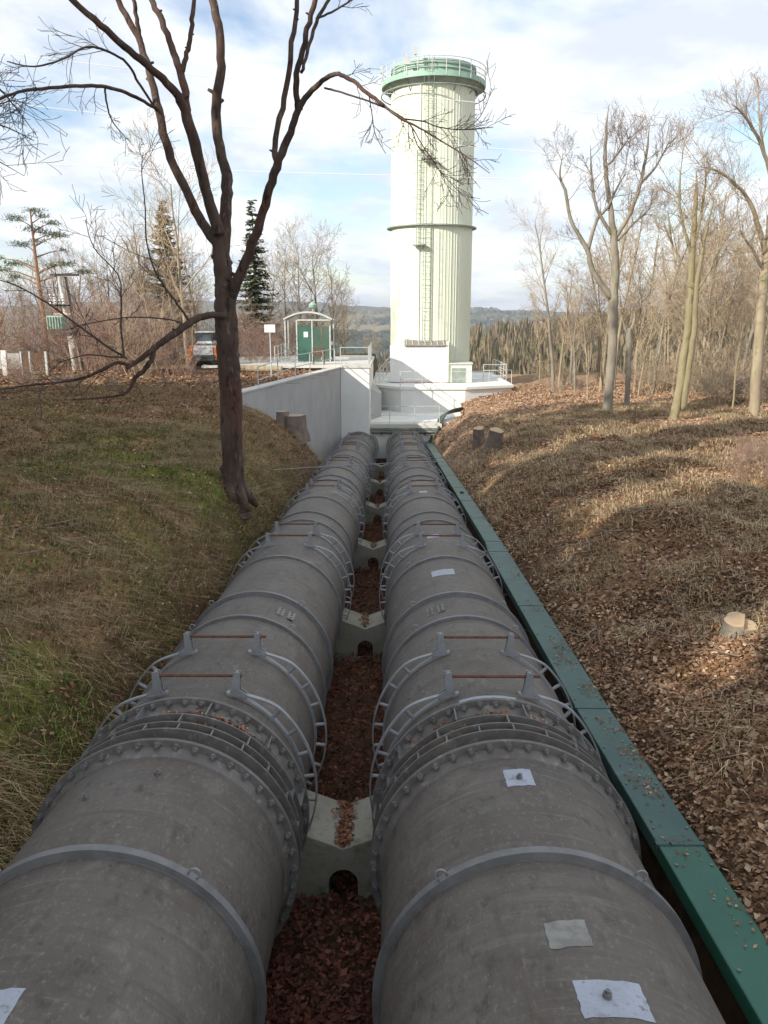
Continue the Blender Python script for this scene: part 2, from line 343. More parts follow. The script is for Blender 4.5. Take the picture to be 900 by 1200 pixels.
def graded(core, a, b, step0, g):
    lo, s = [core[0]], step0
    while lo[-1] > a: s *= g; lo.append(lo[-1] - s)
    hi, s = [core[-1]], step0
    while hi[-1] < b: s *= g; hi.append(hi[-1] + s)
    return np.array(lo[::-1][:-1] + list(core) + hi[1:])
XS = graded(np.concatenate([np.arange(-30, -14, .5), np.arange(-14, -2.7, .13), np.arange(-2.7, 2.4, .17), np.arange(2.4, 15, .15), np.arange(15, 40, .5)]), -5000, 5000, .5, 1.10)
YS = graded(np.concatenate([np.arange(-10, 4, .5), np.arange(4, 30, .14), np.arange(30, 64, .25)]), -70, 9500, .4, 1.045)
gx, gy = np.meshgrid(XS, YS); gz = H(gx, gy)
def ground_tint(x, y, z):
    n_a, n_b, n_c = vn(x, y, 1.7, 21) + .5, vn(x, y, .45, 22) + .5, vn(x, y, 5, 23) + .5
    leaf = np.stack([.28 + .13 * n_b, .18 + .075 * n_b, .10 + .04 * n_b], -1)
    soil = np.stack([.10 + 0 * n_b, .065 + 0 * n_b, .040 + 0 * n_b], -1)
    green = np.stack([.13 + .06 * n_b, .15 + .06 * n_b, .035 + .012 * n_b], -1)
    tan = np.stack([.30 + .08 * n_b, .205 + .06 * n_b, .135 + .04 * n_b], -1)
    c = leaf * .75 + soil * .25
    def mixc(c, d, k): return c * (1 - k[..., None]) + d * k[..., None]
    c = mixc(c, soil, sm(.5, .8, n_a) * .6)
    lg = (x < -2.6) * sm(.35, .62, n_a * .6 + n_c * .5) * (1 - sm(16, 26, y)) * .95
    c = mixc(c, green, lg)
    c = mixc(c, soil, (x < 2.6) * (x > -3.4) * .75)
    c = mixc(c, tan, (x > 2.5) * sm(24, 38, y) * (1 - sm(80, 130, y)) * .9)
    c = mixc(c, tan * .8, (x < -2.5) * sm(28, 40, y) * (1 - sm(70, 100, y)) * .6)
    far = np.stack([.085 + .03 * n_c, .085 + .025 * n_c, .04 + .01 * n_c], -1)
    fld = (vn(x, y, 260, 31) > .12) * sm(600, 1200, y)
    c = mixc(c, far, sm(60, 110, y))
    c = mixc(c, np.stack([.26 + 0 * x, .22 + 0 * x, .12 + 0 * x], -1), fld * (1 - sm(3000, 4000, y)) * .8)
    fl2 = (vn(x, y, 420, 33) > .22) * sm(3500, 4000, y)
    c = mixc(c, np.stack([.17 + 0 * x, .18 + 0 * x, .09 + 0 * x], -1), fl2 * .7)
    return c
ny, nx = gx.shape
vid = np.arange(ny * nx).reshape(ny, nx)
fq = np.stack([vid[:-1, :-1], vid[:-1, 1:], vid[1:, 1:], vid[1:, :-1]], -1).reshape(-1, 4)
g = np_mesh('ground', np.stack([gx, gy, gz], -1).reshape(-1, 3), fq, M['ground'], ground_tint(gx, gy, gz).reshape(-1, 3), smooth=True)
tag(g, 'rolling earth with a deep pipe trench, grassy banks and far wooded hills', kind='structure')

# ------------------------------------------------------------------ pipelines
def frame_rot(): return (-SL, 0, 0)
def pipe_origin(a): return (a, -HP * math.sin(SL), -HP * math.cos(SL))
PER = 6.84
SEND = 47.2
clamps = [s for k in range(7) for s in (7.07 + PER * k, 8.22 + PER * k) if s < 46.6]
bands = [1.2, 4.44] + [s for k in range(6) for s in (9.36 + PER * k, 10.42 + PER * k, 12.72 + PER * k) if s < 46.4]
me_band = MB().rev([(RP - .01, -.045), (RP + .012, -.045), (RP + .012, -.032), (RP + .05, -.032), (RP + .05, .032), (RP + .012, .032), (RP + .012, .045), (RP - .01, .045)], n=80).mesh('band', M['band'], True, rad(30))
me_band2 = MB().rev([(RP - .01, -.03), (RP + .035, -.03), (RP + .035, .03), (RP - .01, .03)], n=80).mesh('band', M['band'], True, rad(30))
def eye_mesh():
    b = MB(); pts = [Vector((.035 * math.cos(t), 0, .035 * math.sin(t) + .03)) for t in np.linspace(-.5, math.pi + .5, 9)]
    b.tube(pts, .007, 5); return b.mesh('lifting_eye', M['galv'], True)
me_eye = eye_mesh()
def hexnut():
    b = MB()
    b.tube([(0, -.030, 0), (0, .0, 0)], .026, 6); b.tube([(0, -.052, 0), (0, -.028, 0)], .013, 8)
    b.tube([(0, -.004, 0), (0, .0, 0)], .034, 12)
    return b.mesh('bolt', M['bolt'])
me_bolt = hexnut()
def polar(r, a): return (r * math.sin(a), r * math.cos(a))
RO = RP + .125
def clamp_meshes():
    A0 = math.asin(.34 / RP)
    inner = MB().rev([(RP - .005, -.035), (RP + .022, -.035), (RP + .022, .035), (RP - .005, .035)], A0 - .08, 2 * math.pi - A0 + .08, 76)
    ou = MB(); n = 90; A1 = A0 + .02; o = None
    def rr(a):
        e = min(a - A1, 2 * math.pi - A1 - a); return RP + .045 + (RO - RP - .045) * float(sm(0, .42, e))
    pr = []
    for i in range(n + 1):
        a = A1 + (2 * math.pi - 2 * A1) * i / n; r = rr(a)
        for (dr, y) in ((-.008, -.028), (.008, -.028), (.008, .028), (-.008, .028)):
            x_, z_ = polar(r + dr, a); pr.append((x_, y, z_))
    fs = []
    for i in range(n):
        for j in range(4):
            j2 = (j + 1) % 4; fs.append((i * 4 + j, i * 4 + j2, (i + 1) * 4 + j2, (i + 1) * 4 + j))
    ou.add(pr, fs)
    st = MB(); st.tube([(0, 0, RP + .015), (0, 0, RO)], .019, 8)
    br = MB()                                   # bracket: foot plate on the pipe, two cheeks and upright
    for y in (-.034, .026):
        br.prism([(-.05, 0), (.11, -.035), (.12, .03), (.045, .07), (.03, .235), (-.03, .235), (-.035, .06)], y, y + .010)
    br.box((0, 0, .13), (.05, .062, .02)); br.box((0, 0, .215), (.02, .07, .03)); br.box((.02, 0, .01), (.17, .09, .018))
    br.tube([(.08, -.042, .02), (.08, .042, .02)], .014, 6)
    nut = MB(); nut.tube([(-.018, 0, 0), (.018, 0, 0)], .026, 6)
    rod = MB(); rod.tube([(-.40, 0, 0), (.44, 0, 0)], .0145, 8)
    return (inner.mesh('clamp_band', M['galv'], True, rad(30)), ou.mesh('outer_arc', M['galv'], True, rad(30)), st.mesh('strut', M['galv'], True, rad(30)),
            br.mesh('bracket', M['galv']), rod.mesh('tie_rod', M['rust'], True, rad(40)), nut.mesh('nut', M['rust']), A0)
me_in, me_out, me_st, me_br, me_rod, me_nut, A0 = clamp_meshes()
me_brm = MB(); me_brm.v = [(-x, y, z) for x, y, z in [tuple(v.co) for v in me_br.vertices]]; me_brm.f = [tuple(reversed(p.vertices)) for p in me_br.polygons]
me_brm = me_brm.mesh('bracket', M['galv'])
def add_clamp(root, s, rng):
    band = link('clamp_band', me_in, root, (0, s, 0))
    link('outer_arc', me_out, band)
    for k in range(22):
        a = A0 + .42 + (2 * math.pi - 2 * A0 - .84) * k / 21
        link('strut', me_st, band, (0, 0, 0), (0, a, 0))
    for sg, me in ((1, me_br), (-1, me_brm)):
        x_, z_ = polar(RP + .01, A0 * sg)
        link('bracket', me, band, (x_, 0, z_ - .005), (0, A0 * sg * .35, 0))
        link('nut', me_nut, band, (sg * .385, 0, math.cos(A0) * RP + .195))
    link('tie_rod', me_rod, band, (.03 * rng.uniform(-1, 1), 0, math.cos(A0) * RP + .195))
def arc_patch(root, s, ang, ws, wa, m, name='paint_patch', label=None, seed=0):
    rg = random.Random(seed); b = MB(); n = 10; k = 8
    r = RP + .0025; vs_ = []; fs = []
    for i in range(n + 1):
        for j in range(k + 1):
            ed = lambda t: (1 if t in (0, 1) else 0)
            si = s + ws * (i / n - .5) + (rg.uniform(-.005, .005) if i in (0, n) else 0) + .03 * (j / k - .5)
            a = ang + (wa * (j / k - .5) + (rg.uniform(-.004, .004) if j in (0, k) else 0)) / RP
            x_, z_ = polar(r, a); vs_.append((x_, si, z_))
    for i in range(n):
        for j in range(k): fs.append((i * (k + 1) + j, i * (k + 1) + j + 1, (i + 1) * (k + 1) + j + 1, (i + 1) * (k + 1) + j))
    b.add(vs_, fs); o = b.build(name, m, root, True)
    if label: o['label'] = label
    return o
def plug(root, s, ang):
    b = MB(); b.tube([(0, 0, 0), (0, 0, .025)], .022, 8); b.tube([(0, 0, .025), (0, 0, .04)], .012, 6)
    x_, z_ = polar(RP, ang); b.build('plug', M['bolt'], root, loc=(x_, s, z_), rot=(0, ang, 0))
def pipeline(a, label, seed):
    rng = random.Random(seed)
    root = thing('pipeline', pipe_origin(a), label, 'pipeline', 'twin steel pipelines in the trench', frame_rot())
    cuts = [-4, .2, 4.44, 5.86] + [6.62] + [9.36 + PER * k for k in range(6)] + [12.72 + PER * k for k in range(5)] + [SEND]
    cuts = sorted(cuts)
    for s0, s1 in zip(cuts[:-1], cuts[1:]):
        if abs(s0 - 5.86) < .01: continue
        MB().rev([(RP, s0 + .004), (RP, s1 - .004)], n=96, closed=False).build('pipe_section', M['pipe'], root, True)
        if s0 > 0: MB().rev([(RP - .01, s0 - .02), (RP + .006, s0 - .012), (RP + .006, s0 + .012), (RP - .01, s0 + .02)], n=96).build('weld_seam', M['pipe_dark'], root, True)
    for s in bands:
        b = link('band', me_band if (s < 5 or abs((s - 10.42) % PER) < .1) else me_band2, root, (0, s, 0))
        for ang in (-.62, .62):
            x_, z_ = polar(RP + .04, ang); link('lifting_eye', me_eye, b, (x_, 0, z_), (0, ang, 0))
    for s in clamps: add_clamp(root, s, rng)
    # the expansion joint: two bolted flanges, three rings between, gusset plates, inner sleeve
    RF = 1.055
    MB().rev([(RP - .025, 5.80), (RP - .025, 6.7)], n=96, closed=False).build('joint_sleeve', M['joint'], root, True)
    for (s, nb, off) in ((5.80, 44, 0), (6.62, 46, .05)):
        fl = MB().rev([(RP - .03, 0), (RF, 0), (RF + .004, .006), (RF + .004, .034), (RF, .04), (RP - .03, .04)], n=96).build('flange', M['joint'], root, True, rad(30), loc=(0, s, 0))
        MB().rev([(RP, -.10), (RP + .012, -.095), (RP + .045, -.004), (RP - .01, -.004)], n=96).build('hub', M['joint'], fl, True, rad(40))
        for k in range(nb):
            an = 2 * math.pi * (k + off) / nb; x_, z_ = polar(RF - .035, an)
            link('bolt', me_bolt, fl, (x_, 0, z_), (0, an + rng.random(), 0))
    for s, r in ((6.02, RF - .005), (6.16, RF - .01), (6.34, RF - .02)):
        MB().rev([(RP - .02, 0), (r, 0), (r, .018), (RP - .02, .018)], n=96).build('stiffening_ring', M['joint'], root, True, rad(30), loc=(0, s, 0))
    gus = MB(); gus.box((0, 0, RP + .042), (.012, .15, .085)); meg = gus.mesh('gusset', M['band'])
    for (s, n_, w_, of) in ((6.095, 24, .11, .3), (6.255, 11, .15, .1), (6.49, 11, .25, .4)):
        for k in range(n_):
            g_ = link('gusset', meg, root, (0, s, 0), (0, 2 * math.pi * (k + of) / n_, 0)); g_.scale = (1, w_ / .15, 1)
    return root
PL = pipeline(AL, 'left one of the two big grey pipes in the trench, beside the grassy bank', 1)
PR_ = pipeline(AR, 'right one of the two big grey pipes in the trench, beside the green duct', 2)
W = 'pale square of paint with a bolt in it, nearest the camera on the right pipe'
arc_patch(PR_, 3.33, .13, .23, .33, M['patch'], label='large pale paint square nearest the camera', seed=1); plug(PR_, 3.33, .10)
arc_patch(PR_, 3.76, .01, .20, .22, M['patch_old'], label='worn faint paint square', seed=2)
arc_patch(PR_, 5.42, .02, .24, .20, M['patch'], label='pale paint square just before the bolted flange', seed=3); plug(PR_, 5.40, .02)
arc_patch(PR_, 6.83, -.03, .22, .52, M['patch'], label='pale paint strip behind the bolted flange', seed=4)
arc_patch(PR_, 11.75, -.12, .34, .34, M['patch'], label='pale paint patch far along the pipe', seed=5)
arc_patch(PR_, 14.6, -.12, .3, .22, M['patch'], seed=6)
arc_patch(PR_, 20.6, -.05, .3, .2, M['patch'], seed=7)
arc_patch(PL, 3.24, -.06, .22, .26, M['patch'], label='pale paint square at the near end', seed=8)
plug(PL, 5.45, .10); plug(PL, 5.2, -.35)
for root, an in ((PR_, -.42), (PL, .42)):
    for k in range(2):
        x_, z_ = polar(RP + .004, an)
        pl = MB(); pl.box((0, 0, 0), (.09, .30, .006)); p_ = pl.build('marker_plate', M['pipe_dark'], root, loc=(x_ + (.13 if k else 0), 9.9, z_ - (.055 if k and an > 0 else -.052 if k else 0)), rot=(0, an, 0))
        for q in range(3):
            link('screw', MB().tube([(0, 0, 0), (0, 0, .02)], .012, 6).mesh('screw', M['bolt']), p_, (0, -.1 + .1 * q, 0))

# concrete saddles
def saddle(k):
    s0 = 6.95 + PER * k - (.05 if k else 0); s1 = s0 + .82
    poly = []
    def arc(cx, a0, a1, n, r=RP + .028):
        for i in range(n + 1):
            a = a0 + (a1 - a0) * i / n; poly.append((cx + r * math.sin(a), r * math.cos(a)))
    b0 = -1.25
    xm = (AL + AR) / 2
    # outline walked clockwise from the lower left corner
    poly.append((AL - 1.15, b0)); poly.append((AL - 1.15, -.62)); 
    arc(AL, -math.pi / 2 - .62, -3 * math.pi / 2 + .40, 20)
    poly.append((xm, -.55))
    arc(AR, -math.pi / 2 - .40, -3 * math.pi / 2 + .62, 20)
    poly.append((AR + 1.12, -.62)); poly.append((AR + 1.12, b0))
    poly.append((xm + .135, b0))
    for i in range(9):
        a = math.pi / 2 - math.pi * i / 8; poly.append((xm + .135 * math.sin(a), -.90 + .135 * math.cos(a)))
    poly.append((xm - .135, b0))
    o = MB().prism([(x, z) for x, z in poly], s0, s1)
    words = ['nearest', 'second', 'third', 'fourth', 'fifth', 'sixth']
    ob = o.build('concrete_saddle', M['concrete'], None, loc=(0, pipe_origin(0)[1], pipe_origin(0)[2]), rot=frame_rot(), bevel=.012)
    tag(ob, ['nearest mossy concrete saddle between the pipes, leaves on top, round hole below',
             'second concrete saddle down the pipes, just beyond the first pair of bare pipe rings',
             'third concrete saddle down the pipes, pale with a dark round drain hole',
             'fourth concrete saddle down the pipes, small and pale in the narrow gap',
             'fifth concrete saddle down the pipes, just past the wire stretched across the trench',
             'last concrete saddle down the pipes, closest to the headwall'][k], 'saddle', 'concrete saddles carrying the pipes')
for k in range(6): saddle(k)

# ------------------------------------------------------------------ green cable duct along the right pipe
me_screw = MB().tube([(0, 0, -.005), (0, 0, .010)], .012, 6).mesh('screw', M['bolt'])
duct = thing('cable_duct', (2.2, 2, axis(2) + .3), 'long dark green steel cable duct with leaves on top, along the right pipe', 'cable duct')
knots = [(-2, .30, 2.04, 2.37), (5.35, .30, 2.03, 2.37), (8.05, .25, 2.03, 2.39), (16.0, .30, 2.02, 2.44), (16.9, .34, 2.06, 2.42), (26, .33, 2.05, 2.44), (36, .33, 2.03, 2.42), (46.4, .33, 2.0, 2.42)]
for i in range(len(knots) - 1):
    y0, h0, xl0, xr0 = knots[i]; y1, h1, xl1, xr1 = knots[i + 1]
    nseg = max(1, round((y1 - y0) / 3.2))
    for j in range(nseg):
        ta, tb = j / nseg, (j + 1) / nseg
        def kk(t): return (y0 + (y1 - y0) * t, h0 + (h1 - h0) * t, xl0 + (xl1 - xl0) * t, xr0 + (xr1 - xr0) * t)
        ya, ha, xa0, xa1 = kk(ta); yb, hb, xb0, xb1 = kk(tb)
        za, zb = axis(ya) + ha, axis(yb) + hb
        b = MB(); pts = [(xa0, ya, za), (xa1, ya, za), (xb1, yb, zb), (xb0, yb, zb)]; e = .003
        low = [(p[0], p[1], p[2] - .13) for p in pts]
        b.add(low + pts, [(3, 2, 1, 0), (4, 5, 6, 7), (0, 1, 5, 4), (1, 2, 6, 5), (2, 3, 7, 6), (3, 0, 4, 7)])
        b.v = [(x - 2.2, y - 2, z - axis(2) - .3) for x, y, z in b.v]
        c_ = b.build('duct_cover', M['duct_new'] if yb < 5.4 else M['duct'], duct, bevel=.012)
        if yb < 5.4: c_['label'] = 'brighter green duct cover at the near end'
        lip = MB()
        lip.add([(xa0 - .012, ya + .01, za + .004), (xa1 + .012, ya + .01, za + .004), (xa1 + .012, ya + .06, za + .004 - .003), (xa0 - .012, ya + .06, za + .001),
                 (xa0 - .012, ya + .01, za - .03), (xa1 + .012, ya + .01, za - .03), (xa1 + .012, ya + .06, za - .033), (xa0 - .012, ya + .06, za - .033)],
                [(0, 1, 2, 3), (4, 7, 6, 5), (0, 4, 5, 1), (1, 5, 6, 2), (2, 6, 7, 3), (3, 7, 4, 0)])
        lip.v = [(x - 2.2, y - 2, z - axis(2) - .3) for x, y, z in lip.v]
        if ya > 6 or abs(ya - 5.35) < .1: lip.build('cover_joint', M['duct'], c_)
        for yy_ in np.linspace(ya + .25, yb - .25, 4):
            f_ = (yy_ - ya) / (yb - ya)
            for xe in (xa0 + .04, xa1 - .04):
                link('screw', me_screw, c_, (xe - 2.2, yy_ - 2, za + (zb - za) * f_ - axis(2) - .3))
bb = MB(); bb.tube([(0, 0, 0), (0, 0, .05)], .06, 10); bb.build('vent_cap', M['dark'], duct, loc=(at(541, 583, 24.6).x - 2.2, 22.6, axis(24.6) + .33 - axis(2) - .3))

# ------------------------------------------------------------------ wing wall, platform block, headwall
wz = -2.88
ww = MB().vprism([(xw(30.6), 30.6), (xw(45.6), 45.6), (xw(45.6) - .42, 45.6), (xw(30.6) - .42, 30.6)], -9.5, [wz - .02, wz, wz, wz - .02])
o = ww.build('retaining_wall', M['wall'], bevel=.02); tag(o, 'tall pale grey wing wall in shade, left of the pipes, with a railing above it', 'wall')
cap_ = MB().vprism([(xw(30.6) + .03, 30.55), (xw(45.6) + .03, 45.56), (xw(45.6) - .46, 45.56), (xw(30.6) - .46, 30.55)], wz - .01, wz + .05)
cap_.build('coping', M['slab'], o)
pb = thing('platform_block', (-2.4, 46, -3), 'square pale concrete block beside the wing wall carrying the railed platform and glass kiosk', 'platform')
def loc_mb(mb, o): mb.v = [(x - o[0], y - o[1], z - o[2]) for x, y, z in mb.v]; return mb
O_ = (-2.4, 46, -3)
loc_mb(MB().vprism([(-2.757, 45.6), (-1.14, 45.6), (-1.14, 56), (-2.757, 56)], -9.5, wz - .02), O_).build('block_wall', M['white'], pb, bevel=.02)
loc_mb(MB().vprism([(-10.5, 45.62), (-1.06, 45.54), (-1.06, 56.1), (-10.5, 56.1)], wz - .018, wz + .10), O_).build('platform_slab', M['slab'], pb, bevel=.01)
sw = loc_mb(MB().vprism([(-1.137, 48.6), (-.55, 50.2), (-.55, 54), (-1.137, 54)], -7, [-4.3, -4.75, -4.9, -4.4]), O_); sw.build('stair_flank', M['wall'], pb)
hw = thing('headwall', (0, 46.8, -6.2), 'pale concrete headwall that swallows both pipes, under a thin railing', 'wall')
O2 = (0, 46.8, -6.2)
loc_mb(MB().vprism([(-2.72, 46.55), (2.95, 46.55), (2.95, 47.3), (-2.72, 47.3)], -9.6, -6.36), O2).build('wall_face', M['white'], hw, bevel=.015)
loc_mb(MB().vprism([(-1.70, 46.38), (2.98, 46.38), (2.98, 47.35), (-1.70, 47.35)], -6.357, -6.12), O2).build('coping', M['slab'], hw, bevel=.01)
b = MB(); b.box((.45, 46.40, -6.50), (4.7, .10, .16)); b.box((.45, 46.36, -6.41), (4.75, .16, .025)); loc_mb(b, O2).build('cable_tray', M['tgrey'], hw)
for i in range(8):
    b = MB(); b.box((-1.7 + .62 * i, 46.45, -6.64), (.05, .08, .28)); loc_mb(b, O2).build('tray_bracket', M['dark'], hw)
b = MB(); pts = [Vector((-1.85 + .31 * i, 46.33, -6.62 - .05 * math.sin(i * 1.9) ** 2)) for i in range(16)]; b.tube(pts, .022, 6); loc_mb(b, O2).build('cable', M['black'], hw, True)
loc_mb(MB().vprism([(-1.13, 47.36), (5.2, 47.36), (5.2, 53.5), (-1.13, 53.5)], -7, -6.15), O2).build('floor_slab', M['white'], hw)
for a in (AL, AR):                                              # collars where the pipes go in
    rr_ = MB().rev([(RP, 0), (RP + .16, 0), (RP + .16, .35), (RP, .35)], n=48)
    zc = axis(46.3); rr_.build('pipe_collar', M['concrete'], hw, True, rad(30), loc=(a, 46.25 - 46.8, zc + 6.2), rot=frame_rot())

def railing(name, pts, label, h=1.05, rails=(1.0, .5), spacing=1.6, m=None, r=.024, group=None, cat='railing'):
    m = m or M['rail']; p0 = Vector(pts[0]); root = thing(name, p0, label, cat, group)
    first = True
    for a, b in zip(pts[:-1], pts[1:]):
        a, b = Vector(a), Vector(b); n = max(1, round((b - a).length / spacing))
        for i in range(n + 1):
            if i == 0 and not first: continue
            q = a.lerp(b, i / n); MB().tube([q - p0, q - p0 + Vector((0, 0, h))], r, 6).build('post', m, root, True)
        first = False
        for f in rails: MB().tube([a - p0 + Vector((0, 0, h * f)), b - p0 + Vector((0, 0, h * f))], r * .9, 6).build('rail', m, root, True)
    return root
railing('railing', [(xw(33) - .2, 33, -3.1), (xw(38) - .2, 38, wz), (xw(45.2) - .2, 45.2, wz)], 'thin grey two-bar railing along the top of the shaded wing wall', spacing=2.2)
railing('railing', [(-2.75, 45.75, wz + .1), (-1.2, 45.75, wz + .1), (-1.2, 54, wz + .1)], 'pale metal railing on the corner of the platform block, right of the glass kiosk', h=1.0, rails=(1, .55, .1), spacing=1.1)
railing('railing', [(-1.45, 46.6, -6.12), (2.85, 46.6, -6.12)], 'low thin railing standing on the headwall directly above the pipes', h=1.0, spacing=1.45, r=.018)
railing('railing', [(-6.6, 47.2, wz + .1), (-6.6, 53, wz + .1)], 'short railing left of the glass kiosk beside the path', h=1.0, spacing=1.3)

# hoses, meter post and junction beside the headwall
hs = thing('hose_bundle', (3.2, 46, -7), 'bundle of dark green hoses curving down beside the headwall onto the duct', 'hoses')
for i in range(7):
    k = i * .085
    p = [at(546 - i * 1.2, 477 + i * .8, 50.5), at(528 - i * 1.5, 481 + i * .9, 49.0), at(520 - i * 1.3, 490 + i, 47.6), at(514 - i * .6, 502 + i * .5, 46.2), at(508 + i * .7, 516 + i * .9, 45.0), at(508 + i * 1.6, 530, 43.5)]
    cr = []
    for j in range(len(p) - 1):
        p0_, p1_, p2_, p3_ = p[max(j - 1, 0)], p[j], p[j + 1], p[min(j + 2, len(p) - 1)]
        for t in np.linspace(0, 1, 6)[:-1]:
            cr.append(.5 * ((2 * p1_) + (p2_ - p0_) * t + (2 * p0_ - 5 * p1_ + 4 * p2_ - p3_) * t * t + (3 * p1_ - p0_ - 3 * p2_ + p3_) * t ** 3))
    b = MB(); b.tube([q - Vector((3.2, 46, -7)) for q in cr], .05, 7); b.build('hose', M['hose'], hs, True)
cp = at(535, 512, 46.5)
b = MB(); b.box((0, 0, .45), (.18, .18, .95)); o = b.build('concrete_post', M['wall'], loc=cp, bevel=.02); tag(o, 'short square grey concrete post right of the headwall hoses', 'post')

# ------------------------------------------------------------------ tower
TC = at(503.3, 455, 60); TX, TY = TC.x, 60.0
TZ = -4.86; TR = 2.84
zt = 14.9                                             # height of the top gallery
tw = thing('surge_tower', (TX, TY, TZ), 'tall round cream surge tower with vertical ribs and a green railed gallery on top', 'tower')
NP = 40
pan = MB(); w = 2 * math.pi / NP
zmid = at(505, 263, 57).z - TZ
def panel(z0, z1, R_):
    b = MB(); pr = []
    for a, r in ((0, R_), (.10, R_), (.13, R_ + .022), (.20, R_ + .022), (.23, R_), (.55, R_), (.57, R_ + .015), (.61, R_ + .015), (.63, R_), (.985, R_)):
        an = a * w; pr.append((r * math.sin(an), r * math.cos(an)))
    n = len(pr)
    b.add([(x, y, z0) for x, y in pr] + [(x, y, z1) for x, y in pr], [(i, i + 1, n + i + 1, n + i)[::-1] for i in range(n - 1)])
    return b
me_p1 = panel(0, zmid, TR).mesh('cladding_panel', M['clad']); me_p2 = panel(zmid, zt - TZ, TR - .02).mesh('cladding_panel', M['clad'])
for k in range(NP):
    for me in (me_p1, me_p2): link('cladding_panel', me, tw, None, (0, 0, k * w))
def zring(b, prof, a0=0, a1=2 * math.pi, n=64, closed=True, cx=0, cy=0):
    t = MB().rev([(r, z) for r, z in prof], a0, a1, n, closed); b.add([(x + cx, z + cy, y) for x, y, z in t.v], [tuple(reversed(f)) for f in t.f]); return b
zring(MB(), [(TR - .05, -.2), (TR - .05, zt - TZ)], closed=False).build('inner_shell', M['clad'], tw, True)
zring(MB(), [(TR - .02, zmid - .03), (TR + .30, zmid - .03), (TR + .30, zmid + .05), (TR - .02, zmid + .05)]).build('mid_ring', M['tgrey'], tw, True, rad(30))
gz_ = zt - TZ; RG = 3.50
zring(MB(), [(TR - .05, gz_ - .12), (TR + .1, gz_ - .45), (TR + .16, gz_ - .45), (RG - .05, gz_ - .05), (RG - .05, gz_), (TR - .05, gz_)]).build('gallery_soffit', M['tgrey'], tw, True, rad(30))
zring(MB(), [(RG - .1, gz_ - .16), (RG, gz_ - .16), (RG, gz_ + .16), (RG - .1, gz_ + .16)]).build('gallery_rim', M['tgreen'], tw, True, rad(30))
zring(MB(), [(TR - .1, gz_ + .004), (RG - .08, gz_ + .004), (RG - .08, gz_ + .05), (TR - .1, gz_ + .05)]).build('gallery_floor', M['tgreen'], tw, True, rad(30))
dr = zring(MB(), [(TR - .03, gz_ + .05), (TR - .03, gz_ + .92), (TR + .02, gz_ + .92), (TR + .02, gz_ + 1.03), (TR - .4, gz_ + 1.06), (.01, gz_ + 1.3)], closed=False).build('top_drum', M['tgreen'], tw, True, rad(30))
for zz_ in (.25, .5, .75):
    zring(MB(), [(TR - .04, gz_ + zz_), (TR + .03, gz_ + zz_), (TR + .03, gz_ + zz_ + .05), (TR - .04, gz_ + zz_ + .05)]).build('drum_rib', M['tgrey'], dr, True, rad(30))
for k in range(24):
    a = 2 * math.pi * (k + .3) / 24; x_, y_ = RG * math.sin(a), RG * math.cos(a)
    MB().tube([(x_, y_, gz_ - .1), (x_, y_, gz_ + .98)], .026, 5).build('rail_post', M['rail'], tw, True)
    if k % 2 == 0:
        MB().tube([(x_ * .985, y_ * .985, gz_ - .05), (x_ * .80, y_ * .80, gz_ - .8)], .035, 5).build('gallery_brace', M['tgrey'], tw, True)
for zz_ in (.35, .66, .98):
    ps = [(RG * math.sin(2 * math.pi * i / 48), RG * math.cos(2 * math.pi * i / 48), gz_ + zz_) for i in range(49)]
    MB().tube(ps, .024, 5, False).build('gallery_rail', M['rail'], tw, True)
ps = [((RG + .02) * math.sin(2 * math.pi * i / 48), (RG + .02) * math.cos(2 * math.pi * i / 48), gz_ - .62) for i in range(49)]
MB().tube(ps, .04, 5, False).build('hanging_ring_pipe', M['tgrey'], tw, True)
for (a, zz_, h_) in ((rad(-158), 1.0, .5), (rad(-95), .7, .5), (rad(88), .8, .3), (rad(-148), .2, 1.0)):
    x_, y_ = (RG + .02) * math.sin(a), (RG + .02) * math.cos(a)
    b = MB(); b.tube([(x_, y_, gz_ + zz_ - .2), (x_, y_, gz_ + zz_ + h_)], .03, 5); b.box((x_, y_ - .06, gz_ + zz_ + h_ * .6), (.22 if zz_ != .2 else .42, .1, .45)); b.build('antenna_box', M['rail'], tw)
def ladder(u0, Rl, z0, z1, name='caged_ladder'):
    a = math.pi - math.asin(max(-1, min(1, (u0 - 503.3) / 50.)))          # facing the camera
    dirv = Vector((math.sin(a), math.cos(a), 0)); tan = Vector((dirv.y, -dirv.x, 0)); base = dirv * (Rl + .16)
    b = MB()
    for sg in (-.24, .24): b.tube([base + tan * sg + Vector((0, 0, z0)), base + tan * sg + Vector((0, 0, z1))], .026, 5)
    o = b.build(name, M['tgrey'], tw, True)
    z = z0 + .2; r_ = MB()
    while z < z1:
        r_.tube([base + tan * -.24 + Vector((0, 0, z)), base + tan * .24 + Vector((0, 0, z))], .016, 4); z += .3
    rg = r_.build('rungs', M['tgrey'], o)
    z = z0 + 2.2; h = MB()
    while z < z1 - .1:
        ps = [base + tan * (.36 * math.sin(t)) + dirv * (.36 - .36 * math.cos(t)) * .95 + Vector((0, 0, z)) for t in np.linspace(-2.2, 2.2, 9) + math.pi * 0]
        ps = [base + tan * (.34 * math.sin(t)) + dirv * (.33 + .34 * math.cos(t)) + Vector((0, 0, z)) for t in np.linspace(-2.3, 2.3, 9)]
        h.tube(ps, .013, 4); z += .75
    for t in (-1.2, 0, 1.2):
        q = base + tan * (.34 * math.sin(t)) + dirv * (.33 + .34 * math.cos(t)); h.tube([q + Vector((0, 0, z0 + 2.2)), q + Vector((0, 0, z1))], .012, 4)
    h.build('safety_cage', M['tgrey'], o)
    pl = MB(); q = base + dirv * .2 + Vector((0, 0, z0 + .0)); pl.box(q, (.9, .6, .05), Matrix.Rotation(-a, 3, 'Z')); pl.build('landing', M['tgrey'], o)
